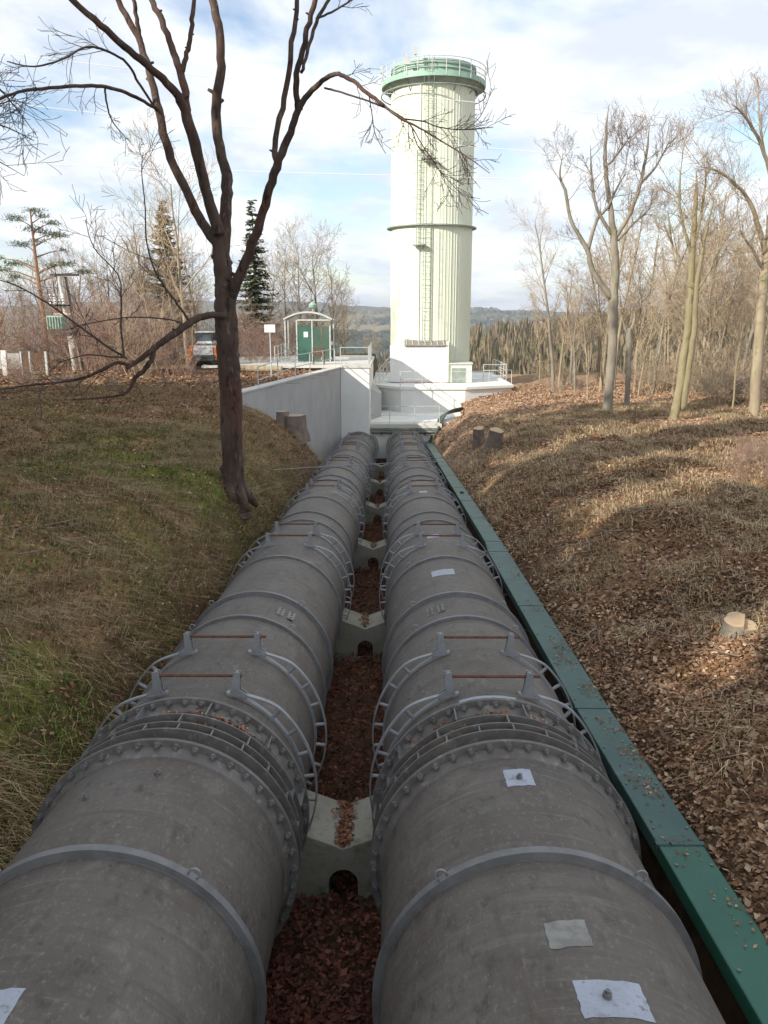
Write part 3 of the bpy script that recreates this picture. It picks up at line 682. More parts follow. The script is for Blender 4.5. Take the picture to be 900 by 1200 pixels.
zl = [at(490, 295, 57).z - TZ]
ladder(496, TR, at(495, 400, 57).z - TZ, zmid + .2)
ladder(488, TR, zmid - 1.3, at(488, 175, 57).z - TZ)
ladder(497, TR, at(495, 175, 57).z - TZ - .6, gz_ + 1.0)
for (u_, n_) in ((487, 1), (500, 1)):
    a = math.pi - math.asin((u_ - 503.3) / 50.); x_, y_ = (TR + .07) * math.sin(a), (TR + .07) * math.cos(a)
    MB().tube([(x_, y_, 3), (x_, y_, gz_ - .3)], .03, 6).build('conduit', M['clad'], tw, True)

# annex at the tower foot
ax0, ax1 = at(457, 430, 55.6), at(523, 430, 55.6)
zt_a = at(490, 406, 55.6).z; zb_a = at(490, 447, 55.6).z
an = thing('tower_annex', (ax0.x, 55.6, zb_a), 'bright cream square annex with sloping roof at the foot of the tower', 'annex')
O3 = (ax0.x, 55.6, zb_a); wA = ax1.x - ax0.x
b = MB(); b.vprism([(0, 0), (wA, 0), (wA, 2.2), (0, 2.2)], -.05, zt_a - zb_a); b.build('annex_wall', M['white'], an, bevel=.02)
b = MB(); b.vprism([(wA * .26, -.12), (wA + .08, -.12), (wA + .08, 2.1), (wA * .26, 2.1)], [zt_a - zb_a + .02] * 4, [zt_a - zb_a + .10, zt_a - zb_a + .10, zt_a - zb_a + .42, zt_a - zb_a + .42]); b.build('roof', M['roofing'], an)
for i in range(7):
    b = MB(); x_ = wA * .26 + .42 * i + .1; b.add([(x_, -.14, zt_a - zb_a + .1), (x_ + .05, -.14, zt_a - zb_a + .1), (x_ + .05, 2.1, zt_a - zb_a + .42), (x_, 2.1, zt_a - zb_a + .42), (x_, -.14, zt_a - zb_a + .14), (x_ + .05, -.14, zt_a - zb_a + .14), (x_ + .05, 2.1, zt_a - zb_a + .46), (x_, 2.1, zt_a - zb_a + .46)], [(4, 5, 6, 7), (0, 4, 7, 3), (1, 2, 6, 5), (0, 1, 5, 4)]); b.build('roof_batten', M['slab'], an)
b = MB(); b.box((wA + .06, -.02, (zt_a - zb_a) / 2 + .15), (.16, .16, zt_a - zb_a + .4)); b.build('corner_pillar', M['clad'], an)
b = MB(); b.box((wA * .6, -.09, -.30), (wA * .78, .1, .52)); b.build('brick_plinth', M['brick'], an)
b = MB(); b.box((wA + .95, 1.15, .55), (1.6, 2.2, 1.25)); b.build('side_box', M['clad'], an, bevel=.02)
b = MB(); b.box((wA + .85, .03, .42), (.95, .05, .95)); b.build('grey_door', M['tgrey'], an)
b = MB(); b.box((wA + .95, 1.1, 1.20), (1.7, 2.35, .08)); b.build('side_box_roof', M['slab'], an)
dk0, dk1 = at(438, 455, 54).x, at(600, 455, 54).x
dk = thing('tower_deck', ((dk0 + dk1) / 2, 54, -4.86), 'white concrete deck block under the tower with a dark doorway at its right end', 'deck')
O4 = ((dk0 + dk1) / 2, 54, -4.86)
fr = [(dk0, 54.6), (at(470, 470, 52.6).x, 52.6), (at(545, 470, 52.6).x, 52.6), (dk1, 54.2), (dk1, 66), (dk0, 66)]
loc_mb(MB().vprism(fr, -8, zb_a - .28), O4).build('deck_wall', M['white'], dk, bevel=.02)
fr2 = [(dk0 - .1, 54.5), (at(469, 470, 52.5).x, 52.48), (at(546, 470, 52.5).x, 52.48), (dk1 + .12, 54.1), (dk1 + .12, 66), (dk0 - .1, 66)]
loc_mb(MB().vprism(fr2, zb_a - .277, zb_a - .10), O4).build('deck_slab', M['white'], dk, bevel=.01)
dp = at(566, 471, 53.1); b = MB(); b.box((dp.x - O4[0], dp.y - O4[1], dp.z - O4[2]), (.66, .3, .75), Matrix.Rotation(.42, 3, 'Z')); b.build('dark_doorway', M['dark'], dk)
zd = zb_a - .10
railing('railing', [(fr2[1][0], 52.7, zd), (fr2[2][0] - .0, 52.7, zd), (dk1, 54.35, zd)], 'long pale railing along the front edge of the deck below the tower annex', h=.95, spacing=1.5)
railing('railing', [(at(566, 450, 57).x, 57, zd), (dk1, 56.9, zd), (dk1, 64, zd)], 'three-bar pale railing at the right end of the tower deck, against the valley', h=1.15, rails=(1, .66, .33), spacing=1.3)
railing('railing', [(dk0 + .1, 54.8, zd - .3), (dk0 + 1.1, 56.4, zd + .75)], 'short sloping stair railing at the left foot of the tower', h=1.0, rails=(1, .7, .4, .1), spacing=.5)

# ------------------------------------------------------------------ kiosk, sign, bench on the platform
kx0, kx1 = at(335, 420, 50).x, at(391, 420, 50).x; kz = wz + .1
ks = thing('glass_kiosk', (kx0, 50, kz), 'small entrance kiosk of green glass under a shallow arched roof on the platform', 'kiosk')
W_ = kx1 - kx0; hh = 2.5
for fx, y_ in ((0, 0), (.24, 0), (.56, 0), (.93, 0), (1, .25), (0, 1.5), (.93, 1.6), (.5, 1.6)):
    b = MB(); b.box((W_ * fx, y_, (hh if fx < .9 or y_ else 2.1) / 2), (.075, .075, hh if fx < .9 or y_ else 2.1)); b.build('frame_post', M['rail'], ks)
b = MB(); b.box((W_ * .47, 0, hh - .05), (W_ * .94, .08, .08)); b.build('frame_beam', M['rail'], ks)
b = MB(); b.box((W_ * .40, .01, 1.07), (W_ * .29, .05, 2.1)); d_ = b.build('door', M['door_green'], ks)
b = MB(); b.box((W_ * .43, -.03, 1.6), (.26, .02, .32)); b.build('notice', M['white'], d_)
for i in range(2):
    b = MB(); b.box((W_ * (.655 + .185 * i), .01, 1.05), (W_ * .165, .04, 2.05)); b.build('glass_pane', M['glass_green'], ks)
b = MB(); b.box((W_ * .98, .9, 1.05), (.04, 1.2, 2.05)); b.build('glass_pane', M['glass_green'], ks)
nA = 12; prof = []; 
for i in range(nA + 1):
    t = i / nA; prof.append((W_ * (t * 1.0 - .02), hh + .02 + .42 * (1 - (2 * t - 1) ** 2)))
poly = prof + [(x, z - .07) for x, z in reversed(prof)]
b = MB(); b.prism(poly, -.25, 1.9); b.build('arched_roof', M['roofing'], ks)
poly = prof + [(x, z - .10) for x, z in reversed(prof)]
b = MB(); b.prism([(x, z + .02) for x, z in poly], -.30, -.253); b.build('roof_trim', M['rail'], ks)
lp = thing('green_lamp', (at(366, 378, 51.5).x, 51.95, kz), 'green lamp head on a thin pole rising behind the kiosk roof', 'lamp')
MB().tube([(0, 0, 0), (0, 0, 3.15)], .035, 6).build('pole', M['rail'], lp, True)
b = MB(); zring(b, [(.02, 3.1), (.22, 3.2), (.26, 3.35), (.12, 3.5), (.02, 3.52)], n=12, closed=False); b.build('lamp_head', M['tgreen'], lp, True)
sp = at(317.5, 424, 41); sg_ = thing('sign_board', (sp.x, sp.y, Hs(sp.x, sp.y)), 'plain white sign board on a thin pole left of the glass kiosk', 'sign')
zt_ = at(317, 385, 41).z - sg_.location.z
MB().tube([(0, 0, 0), (0, 0, zt_)], .03, 6).build('pole', M['rail'], sg_, True)
b = MB(); b.box((0, -.04, zt_), (.54, .03, .38)); b.build('board', M['white'], sg_, bevel=.01)
bp_ = at(374, 432, 47.2); bn = thing('wooden_bench', (bp_.x, 47.2, kz), 'small brown wooden bench on the platform in front of the kiosk', 'bench')
for i in range(4):
    b = MB(); b.box((0, .02 * i, .52 + .12 * i), (.72, .03, .09)); b.build('back_slat', M['wood'], bn)
for i in range(3):
    b = MB(); b.box((0, -.12 - .12 * i, .42), (.72, .09, .03)); b.build('seat_slat', M['wood'], bn)
for x_ in (-.3, .3):
    b = MB(); b.box((x_, -.18, .2), (.05, .36, .40)); b.box((x_, .03, .45), (.05, .05, .9)); b.build('leg', M['wood'], bn)

# ------------------------------------------------------------------ trees
def grow(rng, p, d, L, r, lvl, P, out):
    n = P['seg'][min(lvl, len(P['seg']) - 1)]
    pts, rd = [p.copy()], [r]
    st = L / n; d = d.normalized(); kids = []
    tip = P.get('tip', .25)
    for i in range(1, n + 1):
        j = P['wob'] * (1 + .6 * lvl)
        d = (d + Vector((rng.gauss(0, j), rng.gauss(0, j), rng.gauss(0, j) + P['up'] * (.5 if lvl == 0 else 1)))).normalized()
        p = p + d * st; pts.append(p.copy()); f = i / n
        rd.append(max(P['rmin'], r * (1 - (1 - tip) * f)))
        kids.append((p.copy(), d.copy(), f, rd[-1]))
    out.append((lvl, pts, rd))
    if lvl >= P['levels']: return
    nk = P['kids'][lvl]; f0 = P['f0'][lvl]
    for k in range(nk):
        f = f0 + (1 - f0) * ((k + rng.random()) / nk); q = kids[min(n - 1, int(f * n))]
        i = min(n - 1, int(f * n)); a, b_ = pts[i], pts[i + 1]; pos = a.lerp(b_, f * n - i if f < 1 else 1)
        ax_ = q[1].orthogonal().normalized(); ax_ = Matrix.Rotation(rng.uniform(0, 2 * math.pi), 3, q[1]) @ ax_
        ang = rad(rng.uniform(*P['ang'][lvl])); nd = Matrix.Rotation(ang, 3, ax_) @ q[1]
        grow(rng, pos, nd, L * P['len'][lvl] * rng.uniform(.65, 1.2) * (1.15 - .5 * f), q[3] * P['rr'], lvl + 1, P, out)
def tree_parts(segs, root, mt, mc, split=1, nside=(8, 5, 3, 3, 3)):
    t, c = MB(), MB()
    for lvl, pts, rd in segs:
        (t if lvl < split else c).tube(pts, rd, nside[min(lvl, 4)], cap=False)
    if t.v: t.build('trunk', mt, root, True, None)
    if c.v: c.build('crown', mc, root)
def bare_tree(seed, h, r, P, mt, mc, name, label, cat, group=None, split=1, lean=(0, 0)):
    rng = random.Random(seed); out = []
    grow(rng, Vector((0, 0, -.2)), Vector((lean[0], lean[1], 1)), h, r, 0, P, out)
    root = thing(name, (0, 0, 0), label, cat, group)
    tree_parts(out, root, mt, mc, split); return root
P_TALL = dict(seg=(10, 6, 5, 3), wob=.045, up=.03, rmin=.009, levels=3, kids=(17, 8, 6), f0=(.35, .25, .2), ang=((22, 50), (25, 60), (25, 60)), len=(.30, .45, .5), rr=.5)
P_WIDE = dict(seg=(7, 7, 5, 3), wob=.07, up=.05, rmin=.009, levels=3, kids=(12, 9, 7), f0=(.30, .25, .2), ang=((25, 55), (25, 60), (25, 60)), len=(.5, .5, .5), rr=.6, tip=.2)
P_THIN = dict(seg=(9, 5, 3), wob=.05, up=.02, rmin=.008, levels=2, kids=(22, 8), f0=(.3, .2), ang=((20, 50), (25, 60)), len=(.24, .45), rr=.45)
P_SHRUB = dict(seg=(6, 5, 3), wob=.12, up=.04, rmin=.006, levels=2, kids=(7, 6), f0=(.2, .2), ang=((20, 55), (20, 60)), len=(.5, .5), rr=.6)
def shrub(seed, h, n, mt, name, label, cat, group=None, spread=.5):
    rng = random.Random(seed); out = []
    for i in range(n):
        grow(rng, Vector((rng.gauss(0, spread * .4), rng.gauss(0, spread * .4), -.1)), Vector((rng.gauss(0, .35), rng.gauss(0, .35), 1)), h * rng.uniform(.6, 1.1), .016, 0, P_SHRUB, out)
    root = thing(name, (0, 0, 0), label, cat, group); tree_parts(out, root, mt, mt, 1, (4, 3, 3)); return root
def conifer(seed, h, r0, name, label, mt, mn, group=None, nl=16, spread=.22, gap=.12, dens=1.0, droop=-.25, needle=.22):
    rng = random.Random(seed); root = thing(name, (0, 0, 0), label, 'tree', group)
    MB().tube([(0, 0, -.3), (.02 * h * .1, 0, h * .5), (0, 0, h)], [r0, r0 * .6, .02], 8).build('trunk', mt, root, True)
    br = MB(); V, Fq, = [], []
    for l in range(nl):
        f = gap + (1 - gap) * (l + rng.random() * .6) / nl; z = f * h
        R = h * spread * (1 - f) ** .8 + .15; nb = int(7 + 4 * (1 - f))
        for k in range(nb):
            a = rng.uniform(0, 2 * math.pi); Rk = R * rng.uniform(.65, 1.12)
            dv = Vector((math.cos(a), math.sin(a), 0)); n = 5
            zk = z + rng.uniform(-.5, .5) * h * (1 - gap) / nl
            pts = [Vector((0, 0, zk)) + dv * (Rk * t) + Vector((0, 0, Rk * (droop * t + .18 * t * t))) for t in [i / n for i in range(n + 1)]]
            br.tube(pts, [max(.006, .022 * (1 - i / n) * h / 10 + .004) for i in range(n + 1)], 3, False)
            m_ = int(Rk * 16 * dens)
            for q in range(m_):
                t = (q + rng.random()) / max(1, m_) ; i = min(n - 1, int(t * n)); p = pts[i].lerp(pts[i + 1], t * n - i)
                side = Vector((-dv.y, dv.x, 0)) * rng.choice((-1, 1)); ln = needle * rng.uniform(.5, 1.3) * (1 - .4 * t) * (h / 10) ** .4
                d_ = (side * rng.uniform(.4, 1) + dv * rng.uniform(.2, .9) + Vector((0, 0, rng.uniform(-.55, .2)))).normalized()
                wv = d_.cross(Vector((rng.gauss(0, .4), rng.gauss(0, .4), 1))).normalized() * ln * .26
                o = len(V); V.extend([tuple(p - wv * .4), tuple(p + d_ * ln * .6 - wv), tuple(p + d_ * ln), tuple(p + d_ * ln * .6 + wv)]); Fq.append((o, o + 1, o + 2, o + 3))
    br.build('branches', mt, root)['kind'] = 'stuff'
    b = MB(); b.v, b.f = V, Fq; b.build('needles', mn, root)['kind'] = 'stuff'; return root

def catmull(P4, n=5):
    res = []
    for j in range(len(P4) - 1):
        a, b_, c, d = [np.array(P4[max(j - 1, 0)]), np.array(P4[j]), np.array(P4[j + 1]), np.array(P4[min(j + 2, len(P4) - 1)])]
        for t in np.linspace(0, 1, n + 1)[:-1]:
            res.append(.5 * (2 * b_ + (c - a) * t + (2 * a - 5 * b_ + 4 * c - d) * t * t + (3 * b_ - a - 3 * c + d) * t ** 3))
    res.append(np.array(P4[-1], float)); return res
def limb(pix, base, n=5, jitter=.012, rng=RNG):
    """pix: (u, v, Y, width in pixels) along the limb -> local points and radii"""
    W4 = [(*at(u, v, Y), w * at(u, v, Y).dot(_f) / F / 2) for (u, v, Y, w) in pix]
    c = catmull(W4, n); pts, rd = [], []
    for i, q in enumerate(c):
        k = min(q[3] * .22, .010) if 0 < i < len(c) - 1 else 0
        pts.append(Vector((q[0] + rng.gauss(0, k), q[1] + rng.gauss(0, k), q[2] + rng.gauss(0, k * .5))) - base); rd.append(max(.004, q[3] * (1 + rng.gauss(0, .025))))
    return pts, rd
P_TW = dict(seg=(5, 4, 3), wob=.10, up=.0, rmin=.0045, levels=2, kids=(5, 3), f0=(.2, .2), ang=((20, 60), (20, 60)), len=(.55, .55), rr=.6)
def twigs_on(pts, rd, n, L, rng, out, f0=.3, r=.010, up=.0, lv=2, away=None, P0=P_TW):
    P = dict(P0); P['up'] = up; P['levels'] = lv
    for k in range(n):
        f = f0 + (1 - f0) * rng.random(); i = min(len(pts) - 2, int(f * (len(pts) - 1))); d = (pts[i + 1] - pts[i]).normalized()
        ax_ = Matrix.Rotation(rng.uniform(0, 6.28), 3, d) @ d.orthogonal()
        nd = Matrix.Rotation(rad(rng.uniform(25, 65)), 3, ax_) @ d
        grow(rng, pts[i].copy(), nd, L * rng.uniform(.5, 1.3), min(r, rd[i] * .7), 0, P, out)

# --- the big bare tree on the left bank
tb = ground(274, 588); Y0 = tb.y
mt_ = thing('bare_tree', tb, 'tall dark forked bare tree standing on the left bank close to the pipes', 'tree')
rng = random.Random(3)
def D(dy): return Y0 + dy
tr = MB(); L_main = []
trunk_px = [(276, 606, D(0), 40), (275, 592, D(0), 32), (273, 560, D(0), 27), (272, 500, D(0), 26), (269, 440, D(0), 26), (266, 395, D(0), 27), (264, 360, D(0), 26), (262, 330, D(0), 22), (259, 300, D(0), 21), (256, 268, D(0), 19)]
p_, r_ = limb(trunk_px, tb, 6); p_trunk, r_trunk = p_, r_; tr.tube(p_, r_, 14)
limbs = {
 'right': [(268, 352, D(0), 15), (280, 325, D(-.2), 13), (292, 296, D(-.3), 11.5), (305, 258, D(-.4), 11), (318, 212, D(-.6), 10.5), (327, 186, D(-.7), 10), (343, 148, D(-.8), 8.5), (354, 120, D(-.9), 7.5), (374, 98, D(-1.1), 6), (393, 87, D(-1.3), 5.2), (410, 93, D(-1.4), 4.8), (430, 108, D(-1.6), 4.6), (450, 124, D(-1.7), 4)],
 'right_a': [(325, 190, D(-.6), 8), (322, 172, D(-.4), 7), (333, 115, D(-.2), 6.6), (342, 60, D(0), 6), (348, 0, D(.2), 5.4), (352, -80, D(.3), 4), (360, -150, D(.3), 2)],
 'right_b': [(349, 128, D(-.8), 7.5), (347, 95, D(-.9), 7), (356, 50, D(-1.), 6.5), (366, 8, D(-1.), 6), (380, -60, D(-1.2), 5), (395, -130, D(-1.2), 2.5)],
 'right_c': [(353, 85, D(-.9), 4), (363, 50, D(-.6), 4.4), (372, 22, D(-.5), 4.4), (385, 0, D(-.4), 4), (400, -40, D(-.3), 3)],
 'right_d': [(370, 22, D(-.5), 3), (392, 12, D(-.5), 2.6), (415, -3, D(-.5), 2.2), (440, -30, D(-.5), 1.6)],
 'A': [(256, 285, D(0), 14), (240, 266, D(.1), 12), (222, 232, D(.3), 11), (200, 186, D(.5), 10.4), (188, 138, D(.6), 9.8), (178, 95, D(.7), 8.6), (161, 42, D(.9), 7.5), (138, 0, D(1.0), 6.5), (110, -60, D(1.1), 4)],
 'A2': [(165, 50, D(.9), 5), (159, 15, D(.8), 5), (155, -20, D(.8), 4.4), (150, -80, D(.8), 3)],
 'B': [(257, 275, D(-.2), 15), (246, 238, D(-.3), 13), (236, 200, D(-.4), 13), (222, 148, D(-.5), 13), (212, 118, D(-.6), 10.5), (190, 92, D(-.8), 9), (158, 65, D(-1.), 8.4), (125, 35, D(-1.2), 8), (84, 0, D(-1.5), 7), (40, -50, D(-1.8), 4)],
 'B2': [(219, 130, D(-.5), 10), (214, 92, D(-.3), 9), (204, 62, D(-.1), 8), (190, 25, D(0), 7.4), (176, -4, D(.1), 6.5), (160, -70, D(.2), 4)],
 'B3': [(213, 85, D(-.3), 6), (219, 62, D(-.2), 5.6), (224, 35, D(-.1), 5.4), (228, 0, D(0), 5), (236, -70, D(0), 3)],
 'C': [(262, 295, D(.1), 16), (265, 250, D(.2), 14), (266, 212, D(.3), 13), (259, 180, D(.4), 12), (253, 132, D(.5), 11.5), (259, 78, D(.6), 10.5), (257, 35, D(.7), 10), (249, 0, D(.8), 9.5), (240, -60, D(.9), 7), (236, -130, D(1.), 4)],
 'droop': [(186, 130, D(.6), 4), (165, 117, D(.2), 4.2), (130, 103, D(-.3), 4.6), (95, 101, D(-.8), 4.4), (50, 104, D(-1.4), 4), (15, 110, D(-1.8), 3.6), (-30, 130, D(-2.2), 2.6)],
 'side': [(180, 124, D(.6), 3), (162, 96, D(.3), 3.2), (148, 73, D(0), 3.2), (118, 57, D(-.4), 3), (98, 56, D(-.7), 2.6), (72, 70, D(-1.), 2.4), (40, 78, D(-1.2), 2), (8, 72, D(-1.4), 1.4)],
 'hang': [(123, 103, D(-.4), 2.6), (125, 122, D(-.5), 2.2), (133, 144, D(-.5), 1.6), (153, 167, D(-.6), .8)],
 'low': [(268, 372, D(-.1), 8), (250, 369, D(-.4), 8), (230, 374, D(-.6), 8.4), (212, 386, D(-.8), 8.4), (195, 397, D(-1.), 8), (178, 410, D(-1.1), 7), (162, 423, D(-1.3), 5.6), (148, 432, D(-1.4), 4.6)],
 'low2': [(150, 428, D(-1.4), 4.6), (138, 425, D(-1.4), 4.2), (120, 433, D(-1.5), 4.0), (100, 442, D(-1.6), 3.6), (70, 448, D(-1.8), 3), (30, 452, D(-2), 2.6), (-10, 458, D(-2.2), 2)],
 'low3': [(181, 406, D(-1.1), 5.4), (178, 420, D(-1.1), 5.8), (168, 434, D(-1.2), 5.6), (158, 443, D(-1.2), 5), (148, 460, D(-1.2), 3.4), (120, 466, D(-1.3), 2.4), (85, 468, D(-1.4), 1.4)],
 'sh1': [(146, 419, D(-1.3), 2.4), (142, 385, D(-1.2), 2.2), (142, 350, D(-1.2), 2), (138, 322, D(-1.2), 1.6), (110, 290, D(-1.3), 1.2), (100, 258, D(-1.3), .8)],
 'sh2': [(222, 376, D(-.7), 3), (205, 352, D(-.9), 2.6), (184, 322, D(-1.), 2.3), (172, 285, D(-1.), 2), (170, 240, D(-1.), 1.6), (166, 200, D(-1.), 1.2), (168, 178, D(-1.), .8)],
 'sh3': [(148, 420, D(-1.4), 3), (120, 402, D(-1.5), 2.6), (90, 380, D(-1.6), 2.3), (55, 355, D(-1.8), 2), (20, 335, D(-2), 1.6), (-10, 326, D(-2.2), 1)],
 'sh4': [(215, 380, D(-.7), 2), (195, 374, D(-.8), 1.8), (150, 372, D(-.9), 1.5), (110, 378, D(-1.1), 1.2), (90, 382, D(-1.2), .8)],
 'sh5': [(148, 419, D(-1.4), 2), (128, 418, D(-1.5), 2), (100, 416, D(-1.6), 1.6), (70, 425, D(-1.7), 1.1)],
 'e1': [(448, 122, D(-1.7), 3.6), (468, 138, D(-1.8), 3.0), (492, 150, D(-1.9), 2.4), (520, 167, D(-2), 1.9), (545, 182, D(-2.1), 1.4), (574, 203, D(-2.2), .8)],
 'e2': [(380, 103, D(-1.1), 2.6), (400, 108, D(-1.2), 2.4), (430, 118, D(-1.4), 2.2), (455, 128, D(-1.5), 2.2), (478, 143, D(-1.6), 1.8), (492, 165, D(-1.7), 1.4), (508, 190, D(-1.8), 1.2), (522, 208, D(-1.8), .9), (543, 230, D(-1.9), .7)],
 'e3': [(470, 139, D(-1.8), 2.2), (495, 142, D(-1.7), 1.8), (515, 149, D(-1.7), 1.6), (545, 152, D(-1.6), 1.3), (578, 149, D(-1.6), .8)],
 'e4': [(545, 151, D(-1.6), 1), (560, 140, D(-1.6), 1), (570, 122, D(-1.6), .9), (576, 104, D(-1.6), .6)],
 'e5': [(432, 110, D(-1.5), 1.6), (436, 135, D(-1.5), 1.3), (440, 158, D(-1.5), 1.1), (452, 180, D(-1.5), .8)],
 'e6': [(482, 148, D(-1.8), 1.8), (490, 172, D(-1.8), 1.3), (500, 178, D(-1.8), 1.0), (512, 196, D(-1.8), .8), (522, 212, D(-1.8), .6)],
}
tw_out = []
thick = ('right', 'right_a', 'right_b', 'right_c', 'A', 'A2', 'B', 'B2', 'B3', 'C', 'low')
for k_, px in limbs.items():
    w_ = px[0][3]
    p_, r_ = limb(px, tb, 5 if w_ > 5 else 6, rng=rng)
    b = MB(); b.tube(p_, r_, 9 if w_ > 5 else 5)
    if w_ > 5:                                       # stubs and burrs where branches broke off
        for q in range(3):
            i = rng.randrange(2, len(p_) - 3); d = Vector((rng.choice((-1, 1)), rng.gauss(0, .5), .5)).normalized()
            b.tube([p_[i], p_[i] + d * r_[i] * 1.0, p_[i] + d * r_[i] * (1.5 + .6 * rng.random())], [r_[i] * .6, r_[i] * .42, r_[i] * .3], 7)
    b.build('limb' if k_ in thick else 'branch', M['bark_main'] if w_ > 3.5 else M['twig_main'], mt_, True, None)
    if k_ in ('droop', 'side', 'low2', 'sh3'): twigs_on(p_, r_, 10, .75, rng, tw_out, .25, .008, up=(-.03 if k_ == 'droop' else .02), lv=1)
    if k_ in ('hang', 'sh4', 'sh5', 'low3', 'e4', 'e5'): twigs_on(p_, r_, 5, .35, rng, tw_out, .3, .006, lv=1)
    if k_ in ('sh1', 'sh2'): twigs_on(p_, r_, 10, .8, rng, tw_out, .25, .007, up=.05, lv=1)
    if k_ in ('e1', 'e2', 'e3', 'e6'): twigs_on(p_, r_, 12, .55, rng, tw_out, .15, .007, up=-.01, lv=1)
    if k_ == 'right_d': twigs_on(p_, r_, 4, .6, rng, tw_out, .4, .008, up=-.02, lv=1)
    if k_ == 'right': twigs_on(p_, r_, 5, .5, rng, tw_out, .8, .007, up=-.02, lv=1)
# roots flare
for k in range(6):
    a = k * 1.05 + .3; q = Vector((math.cos(a), math.sin(a), 0))
    tr.tube([q * .10 + Vector((0, 0, .45)), q * .26 + Vector((0, 0, .12)), q * .5 + Vector((0, 0, -.15))], [.13, .12, .05], 7)
for k in range(9):
    i = rng.randrange(8, len(p_trunk) - 4); a = rng.uniform(0, 6.28); d = Vector((math.cos(a), math.sin(a), rng.uniform(-.1, .3)))
    q = p_trunk[i] + d * r_trunk[i] * .85; tr.tube([q - d * .03, q + d * .03, q + d * .055], [.07, .05, .02], 8)
tr.build('trunk', M['bark_main'], mt_, True, None)
c = MB()
for lvl, pts, rd in tw_out: c.tube(pts, rd, 4 if lvl == 0 else 3, cap=False)
c.build('twigs', M['twig_main'], mt_)

# --- branch tips reaching in from a tree just outside the left edge
eb = Vector((-9.5, 14.0, Hs(-9.5, 14))); et = thing('bare_tree', eb, 'grey bare tree at the far left edge, only its drooping twig ends in view', 'tree')
eo = []
b = MB(); b.tube([Vector((0, 0, -.2)), Vector((.1, .1, 3)), Vector((0, .2, 6)), Vector((-.2, .3, 9.5))], [.2, .16, .12, .05], 8); b.build('trunk', M['bark_main'], et, True)
for px in ([(-60, 60, 14, 4), (-25, 85, 14, 3), (0, 105, 14, 2.4), (20, 128, 14, 1.4), (42, 158, 14, .8)], [(-60, 120, 14, 3), (-20, 140, 14, 2.4), (10, 150, 14, 1.6), (40, 165, 14, 1)], [(-60, 170, 14, 3), (-20, 180, 14, 2), (0, 190, 14, 1.3), (28, 206, 14, .7)], [(-50, 90, 14.4, 3), (-10, 120, 14.2, 2), (15, 118, 14, 1.2), (36, 122, 14, .8)]):
    p_, r_ = limb(px, eb, 4, rng=rng); st = Vector((0, .2, p_[0].z - .9)); b = MB(); b.tube([st] + p_, [r_[0] * 1.6] + r_, 5); b.build('branch', M['twig_main'], et, True)
    twigs_on(p_, r_, 9, .7, rng, eo, .2, .007, up=.01, lv=1)
c = MB()
for lvl, pts, rd in eo: c.tube(pts, rd, 3, cap=False)
c.build('twigs', M['twig_main'], et)

# --- the three marked trees on the right
def px_tree(base_px, limbs_, label, mt, mc, seed, depth=None, twigs=26, tl=2.2, name='bare_tree', lv=2):
    rng = random.Random(seed); bp = ground(*base_px); Yb = bp.y
    root = thing(name, bp, label, 'tree'); out = []
    for i, lb in enumerate(limbs_):
        off = rng.uniform(-1.5, 1.5) if i else 0
        px = [(u, v, Yb + (off * j / max(1, len(lb) - 1)), w * (.3 if j == len(lb) - 1 and len(lb) > 3 else 1)) for j, (u, v, w) in enumerate(lb)]
        p_, r_ = limb(px, bp, 5, rng=rng)
        MB().tube(p_, r_, 10 if i == 0 else 6).build('trunk' if i == 0 else 'limb', mt, root, True, None)
        if i or twigs < 0: twigs_on(p_, r_, abs(twigs), tl, rng, out, .3, .017, up=.07, lv=lv, P0=dict(P_TW, wob=.07, rmin=.0055, kids=(7, 5), seg=(6, 4, 3)))
    c = MB()
    for lvl, pts, rd in out: c.tube(pts, rd, 4 if lvl == 0 else 3, cap=False)
    if c.v: c.build('crown', mc, root)
    return root
px_tree((712, 484), [[(711, 490, 15), (712, 480, 12), (715, 440, 11), (718, 400, 11), (719, 355, 11), (721, 318, 9.5), (719, 278, 8.5), (715, 240, 6), (710, 200, 5), (710, 153, 3.4), (714, 122, 1.6)],
    [(719, 282, 5.5), (739, 249, 4.5), (750, 216, 4), (758, 180, 3.2), (761, 146, 1.6)], [(717, 350, 7), (695, 318, 6.4), (688, 293, 5.6), (670, 260, 4.2), (662, 223, 3.6), (656, 205, 2.4), (660, 180, 1.4)],
    [(689, 293, 4.4), (699, 258, 3.8), (712, 243, 3.4), (722, 222, 2.4), (735, 200, 1.4)], [(718, 276, 4.6), (700, 246, 3.6), (694, 214, 3), (692, 170, 1.8)], [(724, 282, 3.4), (742, 262, 3), (754, 252, 2.4), (768, 235, 1.4)], [(711, 195, 3), (724, 180, 2.4), (738, 160, 1.4)], [(752, 214, 3), (768, 196, 2.4), (785, 165, 1.4)]],
    'tall bare oak with twisted grey limbs at the forest edge, right of the tower', M['bark_grey'], M['twig_grey'], 5, twigs=9, tl=1.35)
px_tree((735, 478), [[(735, 482, 8), (735, 460, 6.5), (737, 420, 6.5), (737, 392, 7), (739, 384, 5)], [(738, 394, 4), (743, 375, 3.5), (744, 366, 1.6)], [(737, 396, 3.5), (731, 380, 2.4), (729, 372, 1)]],
    'short broken dead snag close behind the tall oak', M['bark_grey'], M['twig_grey'], 6, twigs=2, tl=.6, name='dead_snag')
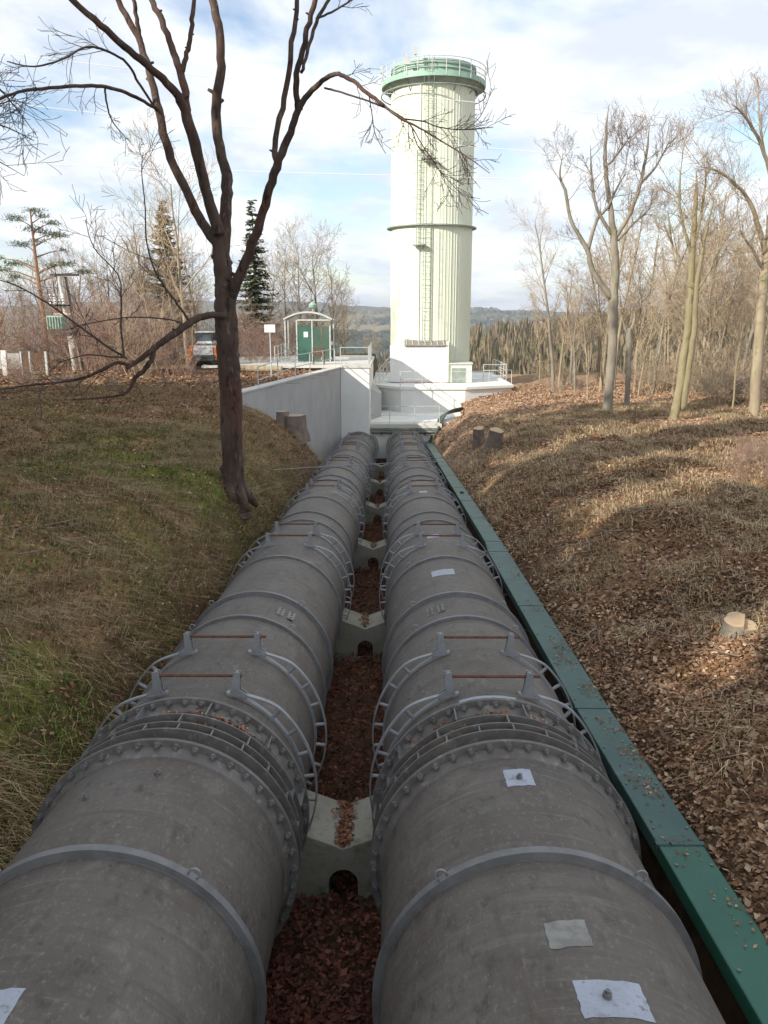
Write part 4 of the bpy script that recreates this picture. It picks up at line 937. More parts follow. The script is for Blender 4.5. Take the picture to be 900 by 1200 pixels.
px_tree((790, 492), [[(788, 494, 13), (792, 478, 10), (800, 430, 9.5), (809, 355, 9), (811, 300, 7.5), (815, 240, 5.5), (816, 200, 3)],
    [(800, 480, 8), (806, 440, 7.5), (813, 390, 7), (817, 335, 6), (826, 280, 4), (838, 230, 2)], [(811, 300, 4), (800, 262, 3.4), (796, 225, 2.6), (800, 180, 1.4)], [(813, 290, 4), (822, 250, 3.4), (828, 200, 2)], [(815, 345, 3), (835, 310, 2.4), (850, 270, 1.4)], [(809, 320, 3), (790, 292, 2.4), (783, 250, 1.4)]],
    'leaning mossy yellow-green double trunk at the forest edge', M['bark_moss'], M['twig_tan'], 8, twigs=10, tl=1.5)
px_tree((884, 487), [[(882, 492, 15), (884, 478, 12.5), (888, 420, 12), (893, 350, 11), (899, 300, 10), (905, 240, 7), (905, 180, 5)], [(898, 300, 7), (884, 250, 5.4), (868, 222, 4), (840, 200, 2.6), (815, 195, 1.4)], [(903, 200, 5), (890, 165, 4), (874, 138, 3), (858, 122, 1.5)], [(905, 220, 4), (896, 180, 3.4), (890, 140, 2.4), (888, 105, 1.4)], [(896, 320, 4), (880, 290, 3), (866, 270, 1.6)]],
    'thick pale bare tree at the right edge of the picture with spreading crown', M['bark_tan'], M['twig_tan'], 9, twigs=11, tl=1.7)

# --- prototypes reused through the woods
protoA = bare_tree(11, 12.5, .15, P_TALL, M['bark_tan'], M['twig_tan'], 'bare_tree', 'x', 'tree')
protoB = bare_tree(12, 13.5, .17, P_TALL, M['bark_grey'], M['twig_tan'], 'bare_tree', 'x', 'tree')
protoC = bare_tree(13, 9.5, .11, P_THIN, M['bark_tan'], M['twig_tan'], 'young_tree', 'x', 'tree')
protoD = bare_tree(14, 10.0, .09, P_THIN, M['bark_moss'], M['twig_grey'], 'young_tree', 'x', 'tree')
protoE = bare_tree(15, 8.5, .15, P_WIDE, M['bark_grey'], M['twig_grey'], 'bare_tree', 'x', 'tree')
protoF = bare_tree(16, 9.5, .13, P_WIDE, M['bark_tan'], M['twig_tan'], 'bare_tree', 'x', 'tree')
shA = shrub(21, 2.4, 9, M['twig_tan'], 'shrub', 'x', 'shrub'); shB = shrub(22, 2.8, 10, M['twig_pink'], 'shrub', 'x', 'shrub'); shC = shrub(23, 1.6, 11, M['twig_grey'], 'shrub', 'x', 'shrub')
protos_used = set()
def place(proto, x, y, sc, label, group, rz=None, z=None):
    rz = RNG.uniform(0, 6.28) if rz is None else rz
    z = Hs(x, y) if z is None else z
    if proto.name not in protos_used:
        protos_used.add(proto.name); proto.location = (x, y, z); proto.rotation_euler = (0, 0, rz); proto.scale = (sc,) * 3; proto['label'] = label; proto['group'] = group; return proto
    return copy_tree(proto, (x, y, z), rz, sc, label, group)
LBL_R = ('slender pale bare tree in the brown wood on the right', 'bare trees of the wood on the right')
rr2 = random.Random(40); cnt = 0
spots = []
while cnt < 92:
    y = rr2.uniform(37, 84); u_ = rr2.uniform(628, 990); x = (u_ - 457) / 950 * y
    v_min = 470
    if y < 41 and u_ < 780: continue
    if y < 62 and u_ < 668 and y > 0 and x < 12.5: continue
    if any((x - a) ** 2 + (y - b_) ** 2 < 1.0 for a, b_ in spots): continue
    spots.append((x, y)); pr_ = rr2.choice((protoA, protoA, protoB, protoB, protoC, protoD, protoC, protoF))
    edge = .62 if u_ < 690 else 1.0
    look = {'bare_tree': 'tall pale', 'bare_tree.001': 'tall grey-barked'}.get(pr_.name, 'thin pale' if pr_ is protoC else 'thin greenish' if pr_ is protoD else 'wide-crowned')
    wh = 'left of the tall oak' if u_ < 700 else 'right of the tall oak' if u_ < 790 else 'right of the mossy double trunk' if u_ < 880 else 'behind the thick right-edge tree'
    place(pr_, x, y, rr2.uniform(.62, 1.0) * edge * (1.0 if y > 50 else .85), look + (' bare tree near the wood edge, ' if y < 52 else ' bare tree deep in the wood, ') + wh, LBL_R[1]); cnt += 1
for (u_, v_, Y, s_, pr_) in ((648, 456, 52, .78, protoB), (655, 455, 54, .80, protoC), (668, 455, 58, .8, protoE)):
    p = at(u_, v_, Y); place(pr_, p.x, p.y, s_, 'thin bare tree at the left end of the right-hand wood, nearest the deck railing', 'bare trees beside the tower deck')
for i in range(75):
    y = rr2.uniform(36, 62); u_ = rr2.uniform(640, 980); x = (u_ - 457) / 950 * y
    if y < 44 and u_ < 800: continue
    place(rr2.choice((shA, shA, shC)), x, y, rr2.uniform(.5, 1.2), 'low tangle of pale bare shrub among the trunks of the right-hand wood', 'bare undergrowth in the right-hand wood')
for i in range(9):
    u_, v_ = rr2.uniform(845, 930), rr2.uniform(520, 575); p = ground(u_, v_)
    place(shB if i else shB, p.x, p.y, rr2.uniform(.16, .3), 'low reddish bramble tangle on the shaded ground at the right edge', 'reddish brambles at the right edge')
# left side woods
for i in range(46):
    u_ = rr2.uniform(-40, 262); y = rr2.uniform(47, 78); x = (u_ - 457) / 950 * y
    place(rr2.choice((protoA, protoC, protoD, protoE, protoF, protoE)), x, y, rr2.uniform(.45, .78), 'bare grey-brown tree in the wood ' + ('left of the transformer mast' if u_ < 60 else 'behind the transformer mast' if u_ < 110 else 'between the mast and the digger' if u_ < 215 else 'behind the digger'), 'bare trees of the wood on the left')
for i in range(70):
    u_ = rr2.uniform(-20, 330); y = rr2.uniform(41, 60); x = (u_ - 457) / 950 * y
    if 205 < u_ < 300 and y < 50: continue
    if x > -7 and y < 58: continue
    place(rr2.choice((shB, shB, shA)), x, y, rr2.uniform(.7, 1.5), 'leafless shrub in the reddish thicket ' + ('left of the transformer mast' if u_ < 75 else 'between the mast and the digger' if u_ < 215 else 'right of the digger'), 'reddish shrubs along the left track')
for i, (u_, Y, s_) in enumerate(((372, 64, .90), (355, 67, .85), (392, 70, .8), (338, 66, .8), (318, 62, .7), (404, 75, .62), (300, 64, .8))):
    p = at(u_, 430, Y); place(protoE if i % 2 == 0 else protoF, p.x, p.y, s_, 'round-crowned bare tree behind the glass kiosk', 'bare trees behind the kiosk')
for i in range(14):
    u_ = rr2.uniform(300, 452); y = rr2.uniform(60, 80); x = (u_ - 457) / 950 * y
    place(shA, x, y, rr2.uniform(.9, 1.7), 'pale bare shrub behind the platform left of the tower', 'pale shrubs behind the platform')
p = at(222, 432, 50); place(protoF, p.x, p.y, 1.12, 'tall pale bare tree directly behind the parked digger', 'tall pale bare trees near the digger', rz=1.0)
for pr_ in (protoA, protoB, protoC, protoD, protoE, protoF, shA, shB, shC): assert pr_.name in protos_used

for i in range(34):
    u_ = rr2.uniform(-20, 245); v_ = rr2.uniform(442, 462); p = ground(u_, v_)
    place(rr2.choice((shA, shC, shB)), p.x, p.y, rr2.uniform(.18, .42), 'low leafless brush on the crest of the left bank', 'low brush along the left crest')
# conifers
spr = conifer(31, 11.5, .16, 'spruce_tree', 'dark narrow spruce behind the big forked tree, left of the kiosk', M['bark_grey'], M['needle'], nl=30, spread=.18, gap=.12, dens=1.5, needle=.40)
p = at(302, 432, 58); spr.location = (p.x, p.y, Hs(p.x, p.y)); spr.scale = (.92,) * 3
lar = conifer(32, 12, .17, 'larch_tree', 'yellowish conical larch among the bare trees left of the big forked tree', M['bark_grey'], M['needle_larch'], nl=34, spread=.23, gap=.12, dens=2.2, droop=-.1, needle=.40)
p = at(202, 436, 56); lar.location = (p.x, p.y, Hs(p.x, p.y)); lar.scale = (.86,) * 3
# tall pine with flat tufted crown
pp = at(57, 440, 50); pz = Hs(pp.x, pp.y); pine = thing('pine_tree', (pp.x, pp.y, pz), 'tall pine with reddish trunk and flat tufts of needles at the far left', 'tree')
prg = random.Random(77)
def zpx(v): return at(55, v, 50).z - pz
b = MB(); b.tube([(0, 0, -.3), (.05, 0, zpx(380)), (-.1, 0, zpx(310)), (-.15, 0, zpx(245))], [.17, .14, .11, .04], 8); b.build('trunk', M['bark_red'], pine, True)
br = MB(); V, Fq = [], []
pads = [(246, -.1, .75), (253, .5, .6), (258, -.7, .8), (262, 1.1, .7), (268, -.2, .9), (273, .8, .9), (278, 1.7, .7), (283, .2, .6), (286, -1.0, .8), (292, 1.2, .35), (308, -1.7, .9), (316, -2.3, .8), (302, -2.4, .6), (310, 1.9, .8), (318, 2.5, .7), (324, -1.4, .5), (312, .9, .45)]
for v_, dx_, sz in pads:
    c_ = Vector((dx_, prg.uniform(-.9, .9), zpx(v_))); br.tube([(-.1, 0, c_.z - .35 - abs(dx_) * .1), tuple(c_ * .5 + Vector((0, 0, c_.z * .5 - .15))), tuple(c_)], [.05, .03, .012], 4)
    for q in range(int(420 * sz * sz)):
        o_ = Vector((prg.gauss(0, .42), prg.gauss(0, .42), prg.gauss(0, .11))) * sz; p_ = c_ + o_
        d_ = Vector((prg.gauss(0, 1), prg.gauss(0, 1), prg.gauss(.4, .6))).normalized() * .16; w_ = d_.orthogonal().normalized() * .02
        o = len(V); V.extend([tuple(p_ - w_), tuple(p_ + d_), tuple(p_ + w_)]); Fq.append((o, o + 1, o + 2))
br.build('limbs', M['bark_red'], pine); b = MB(); b.v, b.f = V, Fq; b.build('needles', M['needle_pine'], pine)
# tall evergreens standing left of and behind the photographer; they throw the shade over the trench
shd = conifer(33, 17.5, .26, 'spruce_tree', 'x', M['bark_grey'], M['needle'], nl=30, spread=.19, gap=.05, dens=1.1, needle=.5)
shade_spots = [(-13.5, 9.8, 1.0), (-16.8, 8.0, 1.0), (-20.2, 9.0, .98), (-23.2, 7.4, 1.0), (-26.5, 9.3, 1.0), (-30, 8, 1.0), (-34, 9.5, 1.0),
               (-12.0, 4.2, .93), (-10.0, -.6, .90), (-7.6, -5.0, .95), (-8.9, -2.9, .9), (-5.9, -7.2, .95), (-12.2, 1.6, .95), (-15.5, 4.4, 1.0), (-4.6, -9.5, .98), (-2, -12, 1.0), (3.5, -14, 1.0), (-9, -8.5, 1.1), (.5, -13, 1), (-3.4, -7.6, .9), (-1.2, -9.4, .95)]
shade_spots += [(-11.5 - 2.7 * q, .4 * math.sin(q * 2.3) - 1.6, 1.36 + .09 * math.sin(q * 3.7)) for q in range(14)]
SUN_FLECKS = [(ground(*q).x, ground(*q).y) for q in ((150, 545), (175, 538), (655, 620), (640, 600), (680, 640), (850, 785), (875, 800), (825, 770))]
def plan_shade():
    T = [(x, y, axis(y) + .7) for y in np.arange(2.0, 43, .5) for x in (-2.6, -1.7, -.9, .2, .9, 1.8)]
    T += [(x, y, Hs(x, y)) for y in np.arange(4, 31, 1.1) for x in np.arange(2.6, .5 * y + 2, 1.1)]
    T += [(x, y, Hs(x, y)) for y in np.arange(4, 25, 1.1) for x in np.arange(-.5 * y - 2, -3, 1.1)]
    T = [t for t in T if all((t[0] - a) ** 2 + (t[1] - b_) ** 2 > .9 for a, b_ in SUN_FLECKS)]
    T = np.array(T); Fk = np.array([(a, b_, Hs(a, b_)) for a, b_ in SUN_FLECKS])
    dxh, dyh, te = -math.sin(SUN_AZ), -math.cos(SUN_AZ), math.tan(SUN_EL)
    def cover(P, x, y, zb, sc, eff, pad=0):
        t = (x - P[:, 0]) * dxh + (y - P[:, 1]) * dyh; off = np.abs((x - P[:, 0]) * (-dyh) + (y - P[:, 1]) * dxh)
        f = (P[:, 2] + t * te - zb) / (17.5 * sc)
        return (t > 0) & (f > .03) & (f < .97) & (off < (17.5 * .19 * np.clip(1 - f, 0, 1) ** .8) * sc * eff + pad)
    C_ = []
    for x in np.arange(-46, 5, 1.0):
        for y in np.arange(-15, 11, 1.0):
            zb = Hs(x, y)
            for sc in (.95, 1.4):
                if y > -7.5 and abs(x) < .62 * max(y, 0) + 3.4 * sc + 1.2 - .5 * max(0, -y - 3): continue
                if cover(Fk, x, y, zb, sc, .8, 0).any(): continue
                C_.append((x, y, sc, cover(T, x, y, zb, sc, .56)))
    need = np.ones(len(T), bool); pick = []
    while len(pick) < 72:
        best = max((c for c in C_ if all((c[0] - p[0]) ** 2 + (c[1] - p[1]) ** 2 > 1.7 for p in pick)), key=lambda c: (c[3] & need).sum(), default=None)
        if best is None or (best[3] & need).sum() < 1: break
        pick.append(best); need &= ~best[3]
    return [(p[0], p[1], p[2]) for p in pick]
shade_spots = plan_shade()
for i, (x, y, s_) in enumerate(shade_spots):
    if i == 0:
        shd.location = (x, y, Hs(x, y)); shd.scale = (s_,) * 3; shd['label'] = 'tall dark spruce outside the left edge, shading the trench'; shd['group'] = 'evergreens behind and left of the camera'
    else: copy_tree(shd, (x, y, Hs(x, y)), i * 1.3, s_, 'tall dark spruce outside the left edge, shading the trench', 'evergreens behind and left of the camera')

# ------------------------------------------------------------------ far woods
def far_forest():
    rg = np.random.RandomState(5); V, Ff, T = [], [], []
    n = 26000; o = 0
    r = rg.rand(n); y = 290 + (1400 - 290) * r ** 1.15; u = rg.uniform(-30, 960, n); x = (u - 457) / 950 * y
    keep = ~((y < 110) & (u > 400) & (u < 600)); x, y = x[keep], y[keep]
    z = H(x, y); con = vn(x, y, 90, 41) + vn(x, y, 25, 42) * .6
    for i in range(len(x)):
        c = con[i] > .30; h = (2.0 + 6.5 * rg.rand() ** 1.8) * (1 + y[i] / 1500); R = h * (.15 if c else .15) * rg.uniform(.7, 1.25); a0 = rg.rand() * 6; k = 4
        if not c:                                    # bare crown: a sheaf of narrow leaning boughs on a thin stem
            h *= 1.25
            for q in range(9):
                a = rg.rand() * 6.2832; ln = rg.uniform(0, .26) * h * (q > 0); b0_ = h * rg.uniform(0, .35) * (q > 0); tp = h * rg.uniform(.7, 1.0); wq = h * rg.uniform(.018, .05); wa = rg.rand() * 3.14
                ex_, ey_ = wq * math.cos(wa), wq * math.sin(wa); bx_, by_ = ln * .25 * math.cos(a), ln * .25 * math.sin(a); tx_, ty_ = ln * math.cos(a), ln * math.sin(a)
                X, Y_, Z = x[i], y[i], z[i]
                V.extend([(X + bx_ - ex_ * .5, Y_ + by_ - ey_ * .5, Z + b0_ - .2), (X + bx_ + ex_ * .5, Y_ + by_ + ey_ * .5, Z + b0_ - .2), (X + tx_ + ex_, Y_ + ty_ + ey_, Z + tp * .8), (X + tx_, Y_ + ty_, Z + tp)]); Ff.append((o, o + 1, o + 2, o + 3)); o += 4
                f = rg.uniform(.6, 1.3); T.extend([(.22 * f, .175 * f, .115 * f) if i % 3 else (.15 * f, .135 * f, .08 * f)] * 4)
            continue
        prof = [(R * .25, .12), (R, .25), (R * .55, .62), (R * .05, 1.0)] if c else [(R * .2, .22), (R * .95, .45), (R * .8, .78), (R * .2, 1.0)]
        for (rr_, zz_) in prof:
            for q in range(k):
                a = a0 + q * 6.2832 / k; jj = rr_ * rg.uniform(.3, 1.6); V.append((x[i] + jj * math.cos(a), y[i] + jj * math.sin(a), z[i] + h * (zz_ + rg.uniform(-.09, .09))))
        for lv in range(3):
            for q in range(k): Ff.append((o + lv * k + q, o + lv * k + (q + 1) % k, o + (lv + 1) * k + (q + 1) % k, o + (lv + 1) * k + q))
        f = rg.uniform(.75, 1.25); t = (.045 * f, .060 * f, .028 * f) if c else ((.19 * f, .155 * f, .10 * f) if rg.rand() < .6 else ((.13 * f, .125 * f, .07 * f) if rg.rand() < .6 else (.26 * f, .20 * f, .13 * f)))
        T.extend([t] * (4 * k)); o += 4 * k
    n = 9000; yy = rg.uniform(1300, 4900, n); xx = (rg.uniform(-30, 960, n) - 457) / 950 * yy; zz2 = H(xx, yy); cc = vn(xx, yy, 300, 43) + vn(xx, yy, 90, 44) * .5
    for i in range(n):
        if cc[i] < -.12: continue
        h = rg.uniform(7, 14); R = rg.uniform(10, 26); a0 = rg.rand() * 6; k = 4; f = rg.uniform(.7, 1.3)
        for (rr_, zh) in ((R, -2), (R * .9, h * .6), (R * .45, h), (R * .05, h * 1.05)):
            for q in range(k):
                a = a0 + q * 1.5708; jj = rr_ * rg.uniform(.6, 1.3); V.append((xx[i] + jj * math.cos(a), yy[i] + jj * math.sin(a), zz2[i] + zh + rg.uniform(-1, 1)))
        for lv in range(3):
            for q in range(k): Ff.append((o + lv * k + q, o + lv * k + (q + 1) % k, o + (lv + 1) * k + (q + 1) % k, o + (lv + 1) * k + q))
        t = (.035 * f, .048 * f, .026 * f) if cc[i] > .1 else (.11 * f, .095 * f, .06 * f); T.extend([t] * 16); o += 16
    ob = np_mesh('far_woods', np.array(V), np.array(Ff), M['forest'], np.array(T)); tag(ob, 'brown and dark green woods covering the valley side and far hills', 'woods', kind='stuff')
far_forest()
# small houses far off in the valley
hr = random.Random(9)
for i, (u_, v_) in enumerate(((612, 372), (620, 371), (628, 373), (634, 371), (603, 374), (410, 383), (418, 386), (625, 376))):
    d = ray(u_, v_); Y = hr.uniform(2300, 3000); p = at(u_, v_, Y); zg = Hs(p.x, p.y)
    p = ground(u_, v_ + 8); zg = p.z
    ho = thing('far_house', (p.x, p.y, zg - 1), 'tiny white house far off on the valley side ' + ('right of the tower' if u_ > 500 else 'left of the tower'), 'house', 'tiny far houses ' + ('right of the tower' if u_ > 500 else 'left of the tower'))
    k_h = max(.2, min(.7, p.y / 4000)); ho.scale = (k_h,) * 3
    MB().box((0, 0, 4), (14, 10, 8)).build('wall', M['white'], ho)
    MB().add([(-7.5, -6, 8), (7.5, -6, 8), (7.5, 6, 8), (-7.5, 6, 8), (-7.5, 0, 12), (7.5, 0, 12)], [(0, 1, 5, 4), (2, 3, 4, 5), (0, 4, 3), (1, 2, 5)]) if False else None
    rf = MB(); rf.add([(-7.5, -6, 8), (7.5, -6, 8), (7.5, 6, 8), (-7.5, 6, 8), (-7.5, 0, 12), (7.5, 0, 12)], [(0, 1, 5, 4), (2, 3, 4, 5), (0, 4, 3), (1, 2, 5)]); rf.build('roof', M['brick'], ho)

# ------------------------------------------------------------------ grass, leaves, litter
def blades(name, x, y, h, w, tint, lean, label, seed, cat='grass', bend=.5):
    rg = np.random.RandomState(seed); n = len(x); z = H(x, y) - .01
    a = rg.rand(n) * 2 * np.pi; ld = np.stack([np.cos(a), np.sin(a)], -1) * rg.uniform(.2, 1, (n, 1)) + np.array(lean); 
    wd = np.stack([-np.sin(a), np.cos(a)], -1) * (w / 2)[:, None] if hasattr(w, '__len__') else np.stack([-np.sin(a), np.cos(a)], -1) * w / 2
    P = np.stack([x, y, z], -1); V = np.zeros((n, 5, 3))
    h = h[:, None]
    m_ = P + np.concatenate([ld * h * .35, h * .62], -1); t_ = P + np.concatenate([ld * h * (.8 + bend), h * rg.uniform(.35, .95, (n, 1))], -1)
    V[:, 0, :] = P; V[:, 0, :2] -= wd; V[:, 1] = P; V[:, 1, :2] += wd
    V[:, 2] = m_; V[:, 2, :2] += wd * .7; V[:, 3] = m_; V[:, 3, :2] -= wd * .7; V[:, 4] = t_
    i = (np.arange(n) * 5)[:, None]
    Fc = np.concatenate([i + np.array([[0, 1, 2]]), i + np.array([[0, 2, 3]]), i + np.array([[3, 2, 4]])], 0)
    o = np_mesh(name, V.reshape(-1, 3), Fc, M['blade'], np.repeat(tint, 5, 0)); tag(o, label, cat, kind='stuff'); return o
def leaves(name, P, size, tint, label, seed, tilt=.5, parent=None, cat='leaves'):
    rg = np.random.RandomState(seed); n = len(P)
    nrm = np.stack([rg.normal(0, tilt, n), rg.normal(0, tilt, n), np.ones(n)], -1); nrm /= np.linalg.norm(nrm, axis=1)[:, None]
    a = rg.normal(0, 1, (n, 3)); a -= nrm * (a * nrm).sum(1)[:, None]; a /= np.linalg.norm(a, axis=1)[:, None]; b_ = np.cross(nrm, a)
    s = size[:, None] * rg.uniform(.6, 1.35, (n, 1)); k = rg.uniform(.15, .5, (n, 1)) * s
    V = np.stack([P - a * s, P + b_ * s * .55 + nrm * k * .7, P + a * s * .9 + nrm * k, P - b_ * s * .55 + nrm * k * .6], 1)
    i = (np.arange(n) * 4)[:, None]; Fc = np.concatenate([i + np.array([[0, 1, 2]]), i + np.array([[0, 2, 3]])], 0)
    o = np_mesh(name, V.reshape(-1, 3), Fc, M['leaf'], np.repeat(tint, 4, 0), parent); tag(o, label, None if parent else cat, kind='stuff'); return o
def tints(n, cols, wts, seed, var=.25):
    rg = np.random.RandomState(seed); c = np.array(cols)[rg.choice(len(cols), n, p=np.array(wts) / sum(wts))]
    return c * rg.uniform(1 - var, 1 + var, (n, 1))
def clumps(rg, nc, per, xr, yr, sp, ybias=1.6):
    cy = yr[0] + (yr[1] - yr[0]) * rg.rand(nc) ** ybias; cx = rg.uniform(xr[0], xr[1], nc)
    x = np.repeat(cx, per) + rg.normal(0, sp, nc * per); y = np.repeat(cy, per) + rg.normal(0, sp, nc * per); return x, y
def infr(x, y, m=1.5):
    return (np.abs(x / np.maximum(y, .1) + .0) * 950 < 470 + 60 * m) 
rg = np.random.RandomState(3)
# left bank, green
x, y = clumps(rg, 13000, 10, (-13, -2.95), (4, 26), .06)
k = infr(x, y) & (x < -2.85) & ((vn(x, y, 1.7, 21) + .5) * .6 + (vn(x, y, 5, 23) + .5) * .5 + rg.normal(0, .07, len(x)) > .40)
x, y = x[k], y[k]; n = len(x)
blades('green_grass', x, y, rg.uniform(.04, .13, n), rg.uniform(.006, .013, n), tints(n, [(.13, .22, .04), (.19, .27, .055), (.29, .28, .085)], (4, 3, 3), 1), (.5, -.35), 'short green grass on the shaded left bank', 4)
# left bank, dry straw hanging down the slope
x, y = clumps(rg, 13000, 13, (-16, -2.8), (3.5, 34), .07, 1.25)
k = infr(x, y) & (x < -2.8) & (vn(x, y, .9, 51) + vn(x, y, 3, 52) * .7 + rg.normal(0, .1, len(x)) > -.16)
x, y = x[k], y[k]; n = len(x)
blades('dry_grass', x, y, rg.uniform(.08, .24, n) * np.where(y > 20, 1.1, 1), rg.uniform(.005, .011, n), tints(n, [(.44, .32, .165), (.31, .205, .105), (.54, .42, .24), (.22, .19, .06), (.13, .08, .045)], (4, 4, 3, 3, 2), 2), (.8, -.45), 'long dry straw-coloured grass matted down the left bank', 5, bend=1.0)
# tussocks hanging over the steep edge above the left pipe
x, y = clumps(rg, 1700, 20, (-5.4, -2.9), (4, 29), .05, 1.5)
k = (x < -2.85) & (vn(x, y, .8, 77) + .6 * vn(x, y, 2.2, 78) + rg.normal(0, .05, len(x)) > .08); x, y = x[k], y[k]; n = len(x)
blades('hanging_straw', x, y, rg.uniform(.10, .26, n), rg.uniform(.004, .009, n), tints(n, [(.46, .34, .18), (.31, .20, .105), (.56, .44, .26), (.15, .095, .05)], (4, 4, 3, 2), 7), (.7, -.3), 'long straw tussocks hanging over the edge above the left pipe', 8, bend=1.1)
# right bank
x, y = clumps(rg, 19000, 13, (2.5, 22), (6, 40), .08, 1.15)
k = infr(x, y) & (x > 2.5) & (vn(x, y, 1.2, 61) + vn(x, y, 3.5, 62) * .8 + rg.normal(0, .08, len(x)) - .32 * (1 - sm(8, 13, y)) > -.12)
x, y = x[k], y[k]; n = len(x)
blades('dry_grass', x, y, rg.uniform(.06, .21, n) * (1 + .012 * y), rg.uniform(.006, .012, n) * (1 + .02 * y), tints(n, [(.50, .38, .22), (.37, .26, .15), (.60, .48, .31), (.21, .135, .085), (.19, .19, .07)], (4, 4, 3, 2, 1), 3), (-.4, -.3), 'matted pale dry grass on the right bank', 6, bend=.9)
# leaf litter on both banks
def litter(name, n0, xr, yr, cols, wts, label, seed, bias=1.3, s0=.022, s1=.045, cond=None):
    rg = np.random.RandomState(seed); y = yr[0] + (yr[1] - yr[0]) * rg.rand(n0) ** bias; x = rg.uniform(xr[0], xr[1], n0)
    k = infr(x, y)
    if cond is not None: k &= cond(x, y, rg)
    x, y = x[k], y[k]; n = len(x); P = np.stack([x, y, H(x, y) + rg.uniform(.0, .05, n)], -1)
    leaves(name, P, rg.uniform(s0, s1, n) * (1 + .012 * y), tints(n, cols, wts, seed + 1, .3), label, seed + 2, .55)
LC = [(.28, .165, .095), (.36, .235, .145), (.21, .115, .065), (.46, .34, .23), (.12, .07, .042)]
litter('leaf_litter', 130000, (-16, -2.85), (3.5, 34), LC, (3, 2, 4, 1, 3), 'brown fallen leaves scattered on the left bank', 71, 1.3, .016, .034)
litter('leaf_litter', 100000, (2.45, 12), (2.5, 24), LC, (3, 3, 3, 2, 2), 'thick brown fallen leaves on the near right bank', 81, .95, .02, .042, lambda x, y, rg: (vn(x, y, 1.5, 65) + .3 * (y < 11) + rg.normal(0, .12, len(x)) > -.05))
litter('leaf_litter', 60000, (2.45, 6.5), (2.5, 11), LC, (3, 3, 3, 2, 2), 'dense drift of brown fallen leaves beside the near end of the green duct', 98, 1.0, .015, .034)
litter('leaf_litter', 70000, (2.45, 15), (8, 30), LC, (3, 2, 4, 1, 4), 'brown leaves lying between the grass tufts of the right bank', 99, 1.1, .018, .04)
litter('leaf_litter', 30000, (-24, -3.2), (26, 46), LC, (3, 2, 4, 1, 3), 'brown fallen leaves on the level ground beside the left track', 95, 1.0, .03, .06)
litter('leaf_litter', 70000, (2.6, 34), (20, 58), [(.38, .25, .16), (.46, .32, .22), (.28, .17, .11)], (3, 2, 3), 'pale tan fallen leaves covering the open ground before the wood', 91, 1.0, .03, .06)
# red-brown leaves on the trench floor
n = 36000; rg = np.random.RandomState(15); s = 5 + 34 * rg.rand(n) ** 1.5; x = rg.uniform(-1.62, .16, n)
xm = (AL + AR) / 2; zl_ = axis(s) - 1.10 + .06 * np.exp(-((x - xm) / .3) ** 2 * .2) + rg.uniform(0, .07, n) + .05 * vn(x, s, .5, 71)
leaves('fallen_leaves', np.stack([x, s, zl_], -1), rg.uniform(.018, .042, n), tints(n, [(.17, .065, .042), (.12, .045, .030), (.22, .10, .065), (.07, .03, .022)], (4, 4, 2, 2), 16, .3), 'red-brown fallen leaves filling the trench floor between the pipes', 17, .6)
pts = []
for k in range(5):                                    # leaves on the saddles
    s0 = 6.95 + PER * k; m_ = 420 if k == 0 else 120
    sx = rg.normal(0, .045, m_) + xm; ss = rg.uniform(s0 + .02, s0 + .8, m_)
    pts.append(np.stack([sx, ss * math.cos(SL) - .2974 - .50 * math.sin(SL), -3.738 - ss * math.sin(SL) - .55 * math.cos(SL) + abs(sx - xm) * .5 + rg.uniform(.0, .03, m_)], -1))
P = np.concatenate(pts); n = len(P)
leaves('fallen_leaves', P, rg.uniform(.015, .035, n), tints(n, [(.24, .11, .07), (.17, .07, .045), (.30, .17, .11)], (3, 3, 2), 18), 'small heaps of brown leaves lying in the hollows of the concrete saddles', 19, .5)
# leaves on the duct and caught in the joint rings
pts = []
for cyc, cnt_ in ((5.4, 40), (6.3, 90), (6.9, 100), (7.6, 60), (8.6, 80), (9.6, 90), (10.2, 60), (12, 40), (4.5, 40), (14, 40)):
    yy = rg.normal(cyc, .16, cnt_); xx = rg.uniform(2.04, 2.42, cnt_) * .6 + rg.uniform(2.1, 2.4) * .4
    hh_ = np.interp(yy, [k_[0] for k_ in knots], [k_[1] for k_ in knots])
    pts.append(np.stack([xx, yy, axis(yy) + hh_ + .008], -1))
P = np.concatenate(pts); n = len(P)
leaves('fallen_leaves', P, rg.uniform(.008, .022, n), tints(n, [(.26, .15, .09), (.16, .09, .055), (.38, .28, .18)], (3, 4, 1), 20), 'loose clusters of brown leaves lying on the green duct', 21, .25)
for root, sd_ in ((PL, 5), (PR_, 6)):
    rg2 = np.random.RandomState(sd_); pts = []
    for (s0, s1, cl) in ((6.19, 6.33, 5), (6.37, 6.60, 6), (6.04, 6.15, 3)):
        for c_ in range(cl + 3):
            a0 = rg2.uniform(-.8, .85); m_ = rg2.randint(30, 90); aa = rg2.normal(a0, .055, m_); ss = rg2.uniform(s0, s1, m_); rr_ = RP + rg2.uniform(-.02, .03, m_)
            pts.append(np.stack([rr_ * np.sin(aa), ss, rr_ * np.cos(aa)], -1))
    P = np.concatenate(pts); n = len(P)
    leaves('caught_leaves', P, rg2.uniform(.012, .026, n), tints(n, [(.28, .13, .08), (.18, .08, .05), (.36, .22, .15)], (3, 3, 2), 23), None, 24, .7, parent=root)

